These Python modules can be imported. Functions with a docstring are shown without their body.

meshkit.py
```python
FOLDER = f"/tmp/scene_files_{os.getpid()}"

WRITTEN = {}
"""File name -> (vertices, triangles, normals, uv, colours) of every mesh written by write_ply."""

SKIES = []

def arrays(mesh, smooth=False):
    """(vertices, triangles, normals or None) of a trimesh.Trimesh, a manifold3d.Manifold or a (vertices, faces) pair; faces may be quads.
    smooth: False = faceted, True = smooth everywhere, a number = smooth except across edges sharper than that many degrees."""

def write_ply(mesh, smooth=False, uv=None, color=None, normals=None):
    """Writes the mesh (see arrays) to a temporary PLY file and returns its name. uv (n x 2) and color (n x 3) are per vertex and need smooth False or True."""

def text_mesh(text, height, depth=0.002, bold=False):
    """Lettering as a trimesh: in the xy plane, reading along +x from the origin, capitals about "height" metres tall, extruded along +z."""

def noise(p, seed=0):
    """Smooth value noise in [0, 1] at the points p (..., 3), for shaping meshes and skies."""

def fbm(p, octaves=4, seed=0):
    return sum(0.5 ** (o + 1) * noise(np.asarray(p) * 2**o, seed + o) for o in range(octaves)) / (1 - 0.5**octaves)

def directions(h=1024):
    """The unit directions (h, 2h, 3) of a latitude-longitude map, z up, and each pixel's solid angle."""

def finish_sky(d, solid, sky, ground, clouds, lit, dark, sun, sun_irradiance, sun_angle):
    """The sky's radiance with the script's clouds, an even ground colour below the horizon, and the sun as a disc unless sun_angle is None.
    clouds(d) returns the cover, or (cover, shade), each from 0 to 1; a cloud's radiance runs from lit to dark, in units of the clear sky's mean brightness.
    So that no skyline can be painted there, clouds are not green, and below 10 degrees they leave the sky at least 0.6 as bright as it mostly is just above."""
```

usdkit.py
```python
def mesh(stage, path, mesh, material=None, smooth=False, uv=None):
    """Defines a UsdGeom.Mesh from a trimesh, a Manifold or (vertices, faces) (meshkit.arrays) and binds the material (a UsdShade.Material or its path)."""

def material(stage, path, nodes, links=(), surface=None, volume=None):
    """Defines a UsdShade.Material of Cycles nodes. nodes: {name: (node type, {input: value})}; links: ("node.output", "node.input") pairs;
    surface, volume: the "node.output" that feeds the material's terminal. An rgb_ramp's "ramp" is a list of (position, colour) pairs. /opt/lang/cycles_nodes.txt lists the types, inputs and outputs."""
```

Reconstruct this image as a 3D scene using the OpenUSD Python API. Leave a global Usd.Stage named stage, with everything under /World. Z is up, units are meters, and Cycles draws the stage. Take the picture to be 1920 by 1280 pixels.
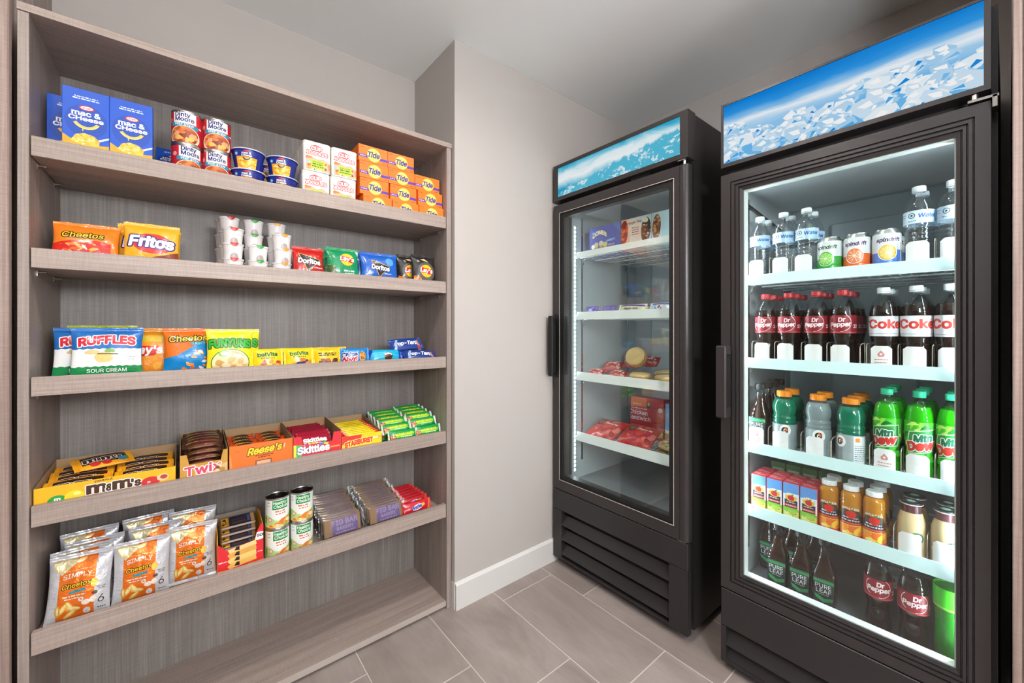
import math, random
import numpy as np, trimesh, shapely, manifold3d as m3
from shapely import affinity
from shapely.geometry import Polygon, MultiPolygon, Point, box as sbox
from shapely.ops import unary_union
from pxr import Usd, UsdGeom, UsdLux, UsdShade, Sdf, Gf, Vt
import usdkit, meshkit

stage = Usd.Stage.CreateInMemory()
UsdGeom.SetStageUpAxis(stage, 'Z'); UsdGeom.SetStageMetersPerUnit(stage, 1.0)
UsdGeom.Xform.Define(stage, '/World'); UsdGeom.Scope.Define(stage, '/World/Looks')

# ---------------------------------------------------------------- camera, light levels, exposure
EXPOSURE = 0.0
DOWNLIGHT, FILL_LIGHT, LED_FREEZER, LED_COOLER, SIGN = 125.0, 62.0, 75.0, 180.0, 0.85
cam = UsdGeom.Camera.Define(stage, '/World/camera')
TH = math.radians(50.91)
Fw, Rt = (math.cos(TH), math.sin(TH), 0.0), (math.sin(TH), -math.cos(TH), 0.0)
cam.AddTransformOp().Set(Gf.Matrix4d(Rt[0], Rt[1], 0, 0, 0, 0, 1, 0, -Fw[0], -Fw[1], 0, 0, 0, 0, 1.2, 1))
cam.CreateHorizontalApertureAttr(36.0); cam.CreateVerticalApertureAttr(24.0)
cam.CreateFocalLengthAttr(36.0 * 754.5 / 1920)
cam.CreateVerticalApertureOffsetAttr(-36.0 * 25 / 1920)
cam.CreateClippingRangeAttr(Gf.Vec2f(0.01, 100)); cam.CreateExposureAttr(EXPOSURE)

# ---------------------------------------------------------------- helpers
def C(h):
    c = np.array([int(h[i:i + 2], 16) for i in (1, 3, 5)]) / 255.0
    return tuple(np.where(c <= 0.04045, c / 12.92, ((c + 0.055) / 1.055) ** 2.4))

counts = {}
def path_for(parent, name):
    k = (parent, name); n = counts.get(k, 0); counts[k] = n + 1
    return f'{parent}/{name}' + (f'_{n:03d}' if n else '')

def custom(p, **kw):
    for k, v in kw.items():
        if v: p.SetCustomDataByKey(k, v)

def mat4(loc=(0, 0, 0), yaw=0, tilt=0, roll=0, scale=None):
    """local x right, y back, z up. tilt leans the top backwards (+y), roll turns about the local y axis, yaw about z (degrees)."""
    rx, ry, rz = (trimesh.transformations.rotation_matrix(math.radians(a), d) for a, d in ((-tilt, (1, 0, 0)), (roll, (0, 1, 0)), (yaw, (0, 0, 1))))
    m = rz @ rx @ ry
    if scale is not None: m = m @ np.diag([*scale, 1.0])
    m[:3, 3] = loc
    return m

def set_xf(prim, m):
    prim.CreateAttribute('xformOp:transform', Sdf.ValueTypeNames.Matrix4d).Set(Gf.Matrix4d(*np.asarray(m).T.ravel().tolist()))
    prim.CreateAttribute('xformOpOrder', Sdf.ValueTypeNames.TokenArray, False, Sdf.VariabilityUniform).Set(['xformOp:transform'])

ALL_LABELS = {}
def thing(name, label, cat, m=None, group=None):
    p = UsdGeom.Xform.Define(stage, path_for('/World', name)).GetPrim()
    set_xf(p, np.eye(4) if m is None else m)
    custom(p, label=label, category=cat, group=group)
    ALL_LABELS.setdefault(label, []).append(str(p.GetPath()))
    return str(p.GetPath())

def obj(parent, name, mesh, mat, color=None, smooth=False, label=None, m=None, kind=None):
    """one mesh; color: one linear colour or one per vertex, read by the print materials"""
    if hasattr(mesh, 'to_mesh') or isinstance(mesh, MB): v, f, n = meshkit.arrays(mesh.get() if isinstance(mesh, MB) else mesh, smooth)
    else: v, f, n = meshkit.arrays(mesh, smooth)
    path = path_for(parent, name)
    g = usdkit.mesh(stage, path, (v, f), M(mat))
    if n is not None:
        g.CreateNormalsAttr(Vt.Vec3fArray.FromNumpy(n.astype(np.float32))); g.SetNormalsInterpolation('vertex')
    if color is not None:
        c = np.asarray(color, np.float32)
        if c.ndim == 1: c = np.tile(c, (len(v), 1))
        UsdGeom.PrimvarsAPI(g).CreatePrimvar('pc', Sdf.ValueTypeNames.Color3fArray, 'vertex').Set(Vt.Vec3fArray.FromNumpy(c))
    if m is not None: set_xf(g.GetPrim(), m)
    custom(g.GetPrim(), label=label, kind=kind)
    return path

def struct(name, mesh, mat, parent='/World', **kw):
    p = obj(parent, name, mesh, mat, **kw)
    if parent == '/World': custom(stage.GetPrimAtPath(p), kind='structure')
    return p

class MB:
    """collects pieces into one mesh"""
    def __init__(s): s.v, s.f, s.n = [], [], 0
    def add(s, v, f, m=None):
        v, f = np.asarray(v, float), np.asarray(f, int)
        if f.shape[1] == 4: f = np.vstack([f[:, [0, 1, 2]], f[:, [0, 2, 3]]])
        if m is not None: v = v @ m[:3, :3].T + m[:3, 3]
        s.v.append(v); s.f.append(f + s.n); s.n += len(v); return s
    def tm(s, t, m=None): return s.add(t.vertices, t.faces, m)
    def box(s, a, b, bev=0.0, m=None):
        v, f = bbox(a, b, bev); return s.add(v, f, m)
    def get(s): return np.vstack(s.v), np.vstack(s.f)

def bbox(a, b, bev=0.0):
    a, b = np.minimum(a, b).astype(float), np.maximum(a, b).astype(float)
    if bev <= 0:
        t = trimesh.creation.box(bounds=[a, b]); return np.array(t.vertices), np.array(t.faces)
    bev = min(bev, 0.45 * (b - a).min()); pts = []
    for sx in (0, 1):
        for sy in (0, 1):
            for sz in (0, 1):
                c = np.array([(a, b)[sx][0], (a, b)[sy][1], (a, b)[sz][2]]); d = np.array([1 - 2 * sx, 1 - 2 * sy, 1 - 2 * sz]) * bev
                for k in range(3):
                    o = d.copy(); o[k] = 0; pts.append(c + o)
    h = m3.Manifold.hull_points(np.array(pts, np.float32)).to_mesh()
    return np.array(h.vert_properties[:, :3], float), np.array(h.tri_verts)

def B(a, b, bev=0.0): return MB().box(a, b, bev)

def lathe(prof, n=40):
    """surface of revolution about z of (r, z) points from bottom to top"""
    prof = np.asarray(prof, float); k = len(prof); a = np.arange(n) * 2 * np.pi / n
    v = np.stack([prof[:, None, 0] * np.cos(a), prof[:, None, 0] * np.sin(a), np.broadcast_to(prof[:, None, 1], (k, n))], -1).reshape(-1, 3)
    i, j = np.meshgrid(np.arange(k - 1), np.arange(n), indexing='ij')
    q = np.stack([i * n + j, i * n + (j + 1) % n, (i + 1) * n + (j + 1) % n, (i + 1) * n + j], -1).reshape(-1, 4)
    t = trimesh.Trimesh(v, np.vstack([q[:, [0, 1, 2]], q[:, [0, 2, 3]]]), process=False)
    t.merge_vertices(); t.update_faces(t.nondegenerate_faces()); t.remove_unreferenced_vertices()
    return np.array(t.vertices), np.array(t.faces)

def smooth_prof(pts, n=6):
    """rounds a profile with Catmull-Rom between its points"""
    p = np.array(pts, float); q = np.vstack([2 * p[0] - p[1], p, 2 * p[-1] - p[-2]]); out = []
    for i in range(1, len(q) - 2):
        for t in np.arange(n) / n:
            out.append(0.5 * (2 * q[i] + (q[i + 1] - q[i - 1]) * t + (2 * q[i - 1] - 5 * q[i] + 4 * q[i + 1] - q[i + 2]) * t * t + (3 * q[i] - q[i - 1] - 3 * q[i + 1] + q[i + 2]) * t ** 3))
    out.append(p[-1]); o = np.array(out); o[:, 0] = np.maximum(o[:, 0], 0); return o

def tube(pts, r, n=8):
    import trimesh.transformations as tf
    p = np.asarray(pts, float); t = np.gradient(p, axis=0); t /= np.linalg.norm(t, axis=1, keepdims=True) + 1e-12
    up = np.where(np.abs(t[:, 2:]) < 0.9, [0, 0, 1.0], [1.0, 0, 0]); a = np.cross(t, up); a /= np.linalg.norm(a, axis=1, keepdims=True); b = np.cross(t, a)
    w = np.arange(n) * 2 * np.pi / n
    v = (p[:, None] + r * (np.cos(w)[None, :, None] * a[:, None] + np.sin(w)[None, :, None] * b[:, None])).reshape(-1, 3); k = len(p)
    i, j = np.meshgrid(np.arange(k - 1), np.arange(n), indexing='ij')
    q = np.stack([i * n + j, (i + 1) * n + j, (i + 1) * n + (j + 1) % n, i * n + (j + 1) % n], -1).reshape(-1, 4)
    f = [[q_[0], q_[1], q_[2]] for q_ in q] + [[q_[0], q_[2], q_[3]] for q_ in q]
    f += [[0, i + 1, i] for i in range(1, n - 1)][::-1] + [[(k - 1) * n, (k - 1) * n + i, (k - 1) * n + i + 1] for i in range(1, n - 1)]
    return v, np.array(f)

def prism(poly, axis, lo, hi):
    """shapely polygon extruded along an axis: 'y' takes (x, z), 'x' takes (y, z), 'z' takes (x, y)"""
    t = trimesh.creation.extrude_polygon(poly, hi - lo, engine='earcut'); v = np.array(t.vertices); v[:, 2] += lo
    if axis == 'y': return v[:, [0, 2, 1]], t.faces[:, ::-1]
    if axis == 'x': return v[:, [2, 0, 1]], t.faces
    return v, t.faces

# ---------------------------------------------------------------- flat print: coloured polygons laid on a surface
_tc = {}
def text(s, h, x=0.0, y=0.0, bold=True, fat=0.0, shear=0.0, sx=1.0, rot=0.0, anchor='c', arc=0.0):
    """lettering as polygons, capitals h tall; anchor c / l; arc bends it up in the middle by that part of its width"""
    if (s, bold) not in _tc:
        t = meshkit.text_mesh(s, 1.0, 0.01, bold); z = t.vertices[:, 2][t.faces]
        tri = t.vertices[t.faces[(z > 0.005).all(1)]][:, :, :2]
        _tc[s, bold] = unary_union([Polygon(q).buffer(1e-4) for q in tri]).simplify(0.006)
    g = _tc[s, bold]
    if fat: g = g.buffer(fat)
    g = affinity.affine_transform(g, [h * sx, h * shear, 0, h, 0, 0]); a = g.bounds
    g = affinity.translate(g, -(a[0] + a[2]) / 2 if anchor == 'c' else -a[0], 0)
    if arc:
        w = (a[2] - a[0]) / 2
        g = shapely.transform(g.segmentize(h * 0.3), lambda p: np.stack([p[:, 0], p[:, 1] + arc * w * (1 - (p[:, 0] / w) ** 2)], 1)).buffer(0)
    return affinity.translate(affinity.rotate(g, rot, origin=(0, 0)), x, y)
def rect(x0, y0, x1, y1): return sbox(min(x0, x1), min(y0, y1), max(x0, x1), max(y0, y1))
def ell(cx, cy, rx, ry=None, rot=0): return affinity.rotate(affinity.scale(Point(cx, cy).buffer(1, 12), rx, ry or rx, origin=(cx, cy)), rot)
def poly(*p): return Polygon(p).buffer(0)
def blob(cx, cy, rx, ry, rng, k=9, rough=0.25):
    a = np.sort(rng.uniform(0, 2 * np.pi, k)) if rough > 0.5 else np.arange(k) * 2 * np.pi / k
    r = 1 + rng.uniform(-rough, rough, k); return Polygon(np.stack([cx + rx * r * np.cos(a), cy + ry * r * np.sin(a)], 1)).buffer(0)
def ring_arc(cx, cy, r0, r1, a0, a1, n=14):
    a = np.radians(np.linspace(a0, a1, n)); o = np.stack([cx + r1 * np.cos(a), cy + r1 * np.sin(a)], 1); i = np.stack([cx + r0 * np.cos(a[::-1]), cy + r0 * np.sin(a[::-1])], 1)
    return Polygon(np.vstack([o, i])).buffer(0)
def squiggle(x, y, w, h, seed=0):
    """print too small to read: a row of word-like bars"""
    r = random.Random(seed); out, c = [], x - w / 2
    while c < x + w / 2:
        l = min(r.uniform(0.8, 2.6) * h, x + w / 2 - c); out.append(sbox(c, y, c + l, y + h * r.uniform(0.7, 1))); c += l + 0.45 * h
    return unary_union(out)

class Art:
    def __init__(s): s.L = []
    def add(s, g, col): s.L.append((g, C(col) if isinstance(col, str) else col)); return s
    def outlined(s, g, col, edge, w): return s.add(g.buffer(w), edge).add(g, col)
    def food(s, region, cols, n, size, seed, flat=0.7):
        r = np.random.default_rng(seed); x0, y0, x1, y1 = region.bounds
        for i in range(n):
            x, y = r.uniform(x0, x1), r.uniform(y0, y1); k = r.uniform(0.6, 1.3) * size
            g = affinity.rotate(blob(x, y, k, k * flat, r, 7), r.uniform(-60, 60)).intersection(region)
            if not g.is_empty: s.add(g, cols[i % len(cols)])
        return s
    def mesh(s, fn, clip=None, edge=0.006):
        """(vertices, faces, colours): fn maps (n, 2) plane points onto the surface. Later shapes cut earlier ones out, so all lie in one layer."""
        V, F, K, n, top = [], [], [], 0, None
        for g, c in reversed(s.L):
            g = g.buffer(0) if not g.is_valid else g
            if clip is not None: g = g.intersection(clip)
            full = g
            if top is not None: g = g.difference(top)
            top = full if top is None else top.union(full)
            for q in getattr(g, 'geoms', [g]):
                if q.geom_type != 'Polygon' or q.area < 1e-8: continue
                q = q.simplify(5e-5)
                if q.is_empty or q.geom_type != 'Polygon' or not q.is_valid: continue
                try: v, f = trimesh.creation.triangulate_polygon(q, engine='earcut')
                except Exception: continue
                if len(f) == 0: continue
                if edge: v, f = trimesh.remesh.subdivide_to_size(np.c_[v, np.zeros(len(v))], f, edge, max_iter=12)
                V.append(np.asarray(v)[:, :2]); F.append(np.asarray(f) + n); K.append(np.tile(c, (len(v), 1))); n += len(v)
        return fn(np.vstack(V)), np.vstack(F), np.vstack(K)

def put_art(parent, name, art, fn, mat, clip=None, edge=0.006, flip=False, label=None):
    v, f, k = art.mesh(fn, clip, edge)
    t = v[f]; nrm = np.cross(t[:, 1] - t[:, 0], t[:, 2] - t[:, 0])
    return obj(parent, name, (v, f[:, ::-1] if flip else f), mat, color=k, label=label)

class Kind:
    """a kind of thing: built once at its first place, later ones refer to it. The given height is that of its lowest point, so leaning things rest on what is below."""
    def __init__(s, name, cat, build): s.name, s.cat, s.build, s.first = name, cat, build, None
    def put(s, m, label, group=None, rest=True):
        m = np.array(m); p = thing(s.name, label, s.cat, m, group); q = stage.GetPrimAtPath(p)
        if s.first is None:
            s.first = p; s.build(p); pts = []
            for c in Usd.PrimRange(q):
                if c.IsA(UsdGeom.Mesh): pts.append(np.array(UsdGeom.Mesh(c).GetPointsAttr().Get()))
            pts = np.vstack(pts); s.pts = pts[np.unique(np.concatenate([[(pts @ d).argmax()] for d in np.random.default_rng(1).normal(size=(400, 3))] + [np.concatenate([pts.argmin(0), pts.argmax(0)])]))]
        else: q.GetReferences().AddInternalReference(s.first); q.SetInstanceable(True)
        if rest: m[2, 3] += 0.0006 - (s.pts @ m[2, :3]).min(); set_xf(q, m)
        return p
ORD = ['first', 'second', 'third', 'fourth', 'fifth', 'sixth', 'seventh', 'eighth', 'ninth', 'tenth', 'eleventh', 'twelfth']

# ---------------------------------------------------------------- materials
_mats = {}
def M(name):
    if name not in _mats:
        n, l, s = LOOK[name](); _mats[name] = usdkit.material(stage, '/World/Looks/' + name, n, l, surface=s)
    return _mats[name]
def plain(col, rough=0.5, metal=0.0, bump=None, **kw):
    def go():
        n = {'p': ('principled_bsdf', dict(base_color=C(col) if isinstance(col, str) else col, roughness=rough, metallic=metal, **kw))}; l = []
        if bump:
            n |= {'g': ('geometry', {}), 'n': ('noise_texture', dict(scale=bump[0], detail=3.0)), 'b': ('bump', dict(strength=bump[1], distance=bump[2]))}
            l += [('g.position', 'n.vector'), ('n.fac', 'b.height'), ('b.normal', 'p.normal')]
        return n, l, 'p.BSDF'
    return go
def printed(rough, bump=None, **kw):
    def go():
        n = {'a': ('attribute', dict(attribute='pc')), 'p': ('principled_bsdf', dict(roughness=rough, **kw))}; l = [('a.color', 'p.base_color')]
        if bump:
            n |= {'t': ('texture_coordinate', {}), 'n': ('noise_texture', dict(scale=bump[0], detail=2.0, distortion=0.6)), 'b': ('bump', dict(strength=bump[1], distance=bump[2]))}
            l += [('t.object', 'n.vector'), ('n.fac', 'b.height'), ('b.normal', 'p.normal')]
        return n, l, 'p.BSDF'
    return go
def wood(axis, dark, mid, light, rough=0.45):
    """grey-brown laminate with fine streaks along an axis and a faint linen cross grain"""
    k = 'xyz'.index(axis); s1, s2 = [260.0] * 3, [26.0] * 3; s1[k] = 3.5; s2[k] = 1.2
    s3 = [30.0] * 3; s3[k] = 420.0
    def go():
        n = {'g': ('geometry', {}), 'm1': ('mapping', dict(scale=s1)), 'n1': ('noise_texture', dict(scale=1.0, detail=3.0, roughness=0.6)),
             'm2': ('mapping', dict(scale=s2)), 'n2': ('noise_texture', dict(scale=1.0, detail=3.0)), 'm3': ('mapping', dict(scale=s3)), 'n3': ('noise_texture', dict(scale=1.0, detail=1.0)),
             'a': ('math', dict(math_type='multiply_add', value2=0.62, value3=0.0)), 'b': ('math', dict(math_type='multiply_add', value2=0.38)),
             'r': ('rgb_ramp', dict(ramp=[(0.30, C(dark)), (0.5, C(mid)), (0.68, C(light))])),
             'x': ('mix', dict(mix_type='multiply', fac=0.22)), 'rr': ('rgb_ramp', dict(ramp=[(0.35, (0.55,) * 3), (0.6, (1, 1, 1))])),
             'bp': ('bump', dict(strength=0.12, distance=0.0006)), 'p': ('principled_bsdf', dict(roughness=rough))}
        l = [('g.position', 'm1.vector'), ('g.position', 'm2.vector'), ('g.position', 'm3.vector'), ('m1.vector', 'n1.vector'), ('m2.vector', 'n2.vector'), ('m3.vector', 'n3.vector'),
             ('n1.fac', 'a.value1'), ('n2.fac', 'b.value1'), ('a.value', 'b.value3'), ('b.value', 'r.fac'), ('r.color', 'x.color1'), ('n3.fac', 'rr.fac'), ('rr.color', 'x.color2'),
             ('x.color', 'p.base_color'), ('n1.fac', 'bp.height'), ('bp.normal', 'p.normal')]
        return n, l, 'p.BSDF'
    return go
def emit(col, strength):
    return lambda: ({'e': ('emission', dict(color=C(col), strength=strength))}, [], 'e.emission')
def pane(tint=(1, 1, 1), ior=1.5, rough=0.0, gloss=1.0):
    """thin clear film or window glass: light passes, each face mirrors by angle (the same from both sides, as in a sheet)"""
    return lambda: ({'o': ('geometry', {}), 'i': ('math', dict(math_type='multiply_add', value2=1 / ior - ior, value3=ior)), 't': ('transparent_bsdf', dict(color=tint)), 'g': ('glossy_bsdf', dict(color=(gloss,) * 3, roughness=rough)), 'f': ('fresnel', {}), 'm': ('mix_closure', {})},
                    [('o.backfacing', 'i.value1'), ('i.value', 'f.IOR'), ('f.fac', 'm.fac'), ('t.BSDF', 'm.closure1'), ('g.BSDF', 'm.closure2')], 'm.closure')
def juice(col, trans=0.5, rough=0.08):
    """coloured drink: lets part of the light through"""
    return lambda: ({'d': ('translucent_bsdf', dict(color=C(col))), 'p': ('principled_bsdf', dict(base_color=C(col), roughness=rough)), 'm': ('mix_closure', dict(fac=trans))},
                    [('p.BSDF', 'm.closure1'), ('d.BSDF', 'm.closure2')], 'm.closure')
def tile_look():
    n = {'g': ('geometry', {}), 'o': ('object_info', {}), 'm': ('mapping', dict(scale=(5, 1.6, 5))), 'n': ('noise_texture', dict(scale=1.0, detail=6.0, roughness=0.6, distortion=0.8)),
         'm2': ('mapping', dict(scale=(60, 12, 60))), 'n2': ('noise_texture', dict(scale=1.0, detail=4.0)), 'add': ('vector_math', dict(math_type='add')), 'mul': ('math', dict(math_type='multiply', value2=23.0)),
         'c': ('combine_xyz', {}), 'r': ('rgb_ramp', dict(ramp=[(0.25, C('#8d8079')), (0.5, C('#a0938c')), (0.75, C('#aea29b'))])),
         'x': ('mix', dict(mix_type='multiply', fac=0.35)), 'r2': ('rgb_ramp', dict(ramp=[(0.3, (0.75,) * 3), (0.7, (1, 1, 1))])), 'bp': ('bump', dict(strength=0.08, distance=0.001)), 'p': ('principled_bsdf', dict(roughness=0.42))}
    l = [('o.random', 'mul.value1'), ('mul.value', 'c.x'), ('mul.value', 'c.y'), ('g.position', 'add.vector1'), ('c.vector', 'add.vector2'), ('add.vector', 'm.vector'), ('m.vector', 'n.vector'),
         ('add.vector', 'm2.vector'), ('m2.vector', 'n2.vector'), ('n.fac', 'r.fac'), ('r.color', 'x.color1'), ('n2.fac', 'r2.fac'), ('r2.color', 'x.color2'), ('x.color', 'p.base_color'), ('n2.fac', 'bp.height'), ('bp.normal', 'p.normal')]
    return n, l, 'p.BSDF'
def ice_picture(y0, y1, z0, z1, sky, ice, horizon, rise, seed, puff):
    """backlit sign print: streaked sky above a ragged heap of ice or snow. Drawn on the panel in its own width (y) and height (z).
    sky: colours from the skyline up; ice: colours of its hollows to its crests; rise: how much higher the skyline is at the right end."""
    w, h = y1 - y0, z1 - z0
    def go():
        n = {'g': ('geometry', {}), 's': ('separate_xyz', {}), 'u': ('math', dict(math_type='multiply_add', value2=-1 / w, value3=y1 / w)), 'v': ('math', dict(math_type='multiply_add', value2=1 / h, value3=-z0 / h)),
             'ms': ('mapping', dict(scale=(1, puff[0], puff[1]), rotation=(puff[2], 0, 0), location=(seed, 0.3, 0))), 'ns': ('noise_texture', dict(scale=1.0, detail=5.0, roughness=0.55, distortion=0.5)),
             'sv': ('math', dict(math_type='multiply_add', value2=puff[3])), 'so': ('math', dict(math_type='add', value2=-puff[3] / 2)), 'rs': ('rgb_ramp', dict(ramp=sky)),
             'mi': ('mapping', dict(scale=(1, 11.0, 15.0), location=(seed, 0, 0), rotation=(0.35, 0, 0))), 'vi': ('voronoi_texture', dict(scale=1.7, feature='smooth_f1', detail=3.0, roughness=0.6, smoothness=0.25, distortion=0.0)), 'ni': ('noise_texture', dict(scale=1.6, detail=7.0, roughness=0.62, distortion=2.2)),
             'ai': ('math', dict(math_type='multiply_add', value2=0.40)), 'ri': ('rgb_ramp', dict(ramp=ice)),
             'mh': ('mapping', dict(scale=(1, 24.0, 0.1), location=(seed * 2, 0, 0))), 'nh': ('noise_texture', dict(scale=1.0, detail=6.0, roughness=0.6)),
             'h1': ('math', dict(math_type='multiply_add', value2=0.42, value3=horizon - 0.21)), 'hu': ('math', dict(math_type='multiply_add', value2=rise)), 'd': ('math', dict(math_type='subtract')),
             'k': ('map_range', dict(from_min=-0.03, from_max=0.05, to_min=0.0, to_max=1.0, clamp=True)), 'mx': ('mix', {}), 'e': ('emission', dict(strength=SIGN))}
        n['vi'][1].pop('distortion')
        l = [('g.position', 's.vector'), ('s.y', 'u.value1'), ('s.z', 'v.value1'), ('g.position', 'ms.vector'), ('ms.vector', 'ns.vector'), ('ns.fac', 'sv.value1'), ('v.value', 'sv.value3'), ('sv.value', 'so.value1'), ('so.value', 'rs.fac'),
             ('g.position', 'mi.vector'), ('mi.vector', 'vi.vector'), ('mi.vector', 'ni.vector'), ('vi.distance', 'ai.value1'), ('ni.fac', 'ai.value3'), ('ai.value', 'ri.fac'),
             ('g.position', 'mh.vector'), ('mh.vector', 'nh.vector'), ('nh.fac', 'h1.value1'), ('u.value', 'hu.value1'), ('h1.value', 'hu.value3'), ('v.value', 'd.value1'), ('hu.value', 'd.value2'),
             ('d.value', 'k.value'), ('k.result', 'mx.fac'), ('ri.color', 'mx.color1'), ('rs.color', 'mx.color2'), ('mx.color', 'e.color')]
        return n, l, 'e.emission'
    return go
LOOK = dict(
    unseen_dark_paint=plain('#5d5650', 0.8), wall_paint=plain('#bbb4ae', 0.75, bump=(420, 0.25, 0.0012)), ceiling_paint=plain('#eceeec', 0.85, bump=(300, 0.08, 0.001)), baseboard_paint=plain('#d9d6d2', 0.45),
    wood_vertical=wood('z', '#83766e', '#9a8c84', '#b0a29a'), wood_panel=wood('z', '#776f6b', '#88817c', '#9d9690'), wood_along=wood('x', '#8d7d74', '#a5948a', '#b7a79d'), wood_clad=wood('z', '#7f6c63', '#9a857b', '#b09c92'), wood_side=wood('y', '#75675f', '#978880', '#b3a59c'),
    edge_band=plain('#b5a9a0', 0.4), tile=tile_look, grout=plain('#cfc4bb', 0.9), subfloor=plain('#8d847d', 0.9),
    black_metal=plain('#2a2727', 0.38, bump=(900, 0.06, 0.0005)), black_door=plain('#332f2f', 0.32), black_gap=plain('#0c0b0b', 0.6), black_grille=plain('#2b2929', 0.35), gasket=plain('#161616', 0.55), trim_metal=plain('#d2c8be', 0.35, 0.25),
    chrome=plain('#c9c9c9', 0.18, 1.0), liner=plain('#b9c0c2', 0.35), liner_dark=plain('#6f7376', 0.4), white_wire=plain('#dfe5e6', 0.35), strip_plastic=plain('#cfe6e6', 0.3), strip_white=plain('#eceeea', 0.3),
    stop_plastic=plain('#eeeae8', 0.4), beige_wire=plain('#b8aa98', 0.4), steel=plain('#a5a29d', 0.28, 1.0), aluminium=plain('#c9c8c4', 0.3, 1.0), dark_tin=plain('#57524e', 0.3, 1.0),
    door_glass=pane((0.93, 0.965, 0.955), 1.55), plastic_wrap=pane((0.97, 0.97, 0.96), 1.5, 0.18), bottle_pet=pane((0.95, 0.97, 0.97), 1.45, 0.03),
    paper=printed(0.42), film=printed(0.26, bump=(55, 0.35, 0.004), coat_weight=0.3), foil=printed(0.3, bump=(48, 0.7, 0.005), metallic=0.35), tin_print=printed(0.25), plastic=printed(0.35), label_print=printed(0.35), food=printed(0.6, bump=(140, 0.4, 0.003)), cardboard=plain('#a98a63', 0.8),
    lit_print=lambda: ({'a': ('attribute', dict(attribute='pc')), 'e': ('emission', dict(strength=SIGN))}, [('a.color', 'e.color')], 'e.emission'), lamp_lens=emit('#fff1e2', 0.0), fill_lens=emit('#fff6ee', 0.0), led_freezer=emit('#e6f6ff', 0.0), led_cooler=emit('#e9f7ff', 0.0),
)
LOOK['sign_freezer'] = ice_picture(0.789, 1.440, 1.864, 2.010, [(0.25, C('#2fa5cc')), (0.42, C('#a9dcec')), (0.58, C('#f4f9fb')), (0.72, C('#e3f3f8')), (0.86, C('#7ccbe2')), (1.0, C('#35acd0'))], [(0.42, C('#1f8fb8')), (0.58, C('#3fb2d3')), (0.70, C('#7fd0e4')), (0.78, C('#f3fafc')), (0.9, C('#58bedb'))], 0.12, 0.62, 3.7, (5.0, 9.0, 0.25, 0.7))
LOOK['sign_cooler'] = ice_picture(0.035, 0.629, 1.775, 1.977, [(0.30, C('#7dbdf0')), (0.50, C('#a8d4f5')), (0.62, C('#f2f8fd')), (0.70, C('#8cc6f2')), (0.82, C('#2f98e6')), (1.0, C('#0a7fda'))], [(0.52, C('#1686dc')), (0.60, C('#5cb2ee')), (0.66, C('#b5dcf6')), (0.73, C('#f2f8fd')), (0.82, C('#c3e2f8')), (0.92, C('#6fbbf0'))], 0.30, 0.06, 8.3, (2.2, 13.0, 0.06, 0.42))
LOOK['lamp_lens'] = emit('#fff8f1', DOWNLIGHT); LOOK['fill_lens'] = emit('#f7faff', FILL_LIGHT)
LOOK['led_freezer'] = emit('#e3f4ff', LED_FREEZER); LOOK['led_cooler'] = emit('#e3f4ff', LED_COOLER)
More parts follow.
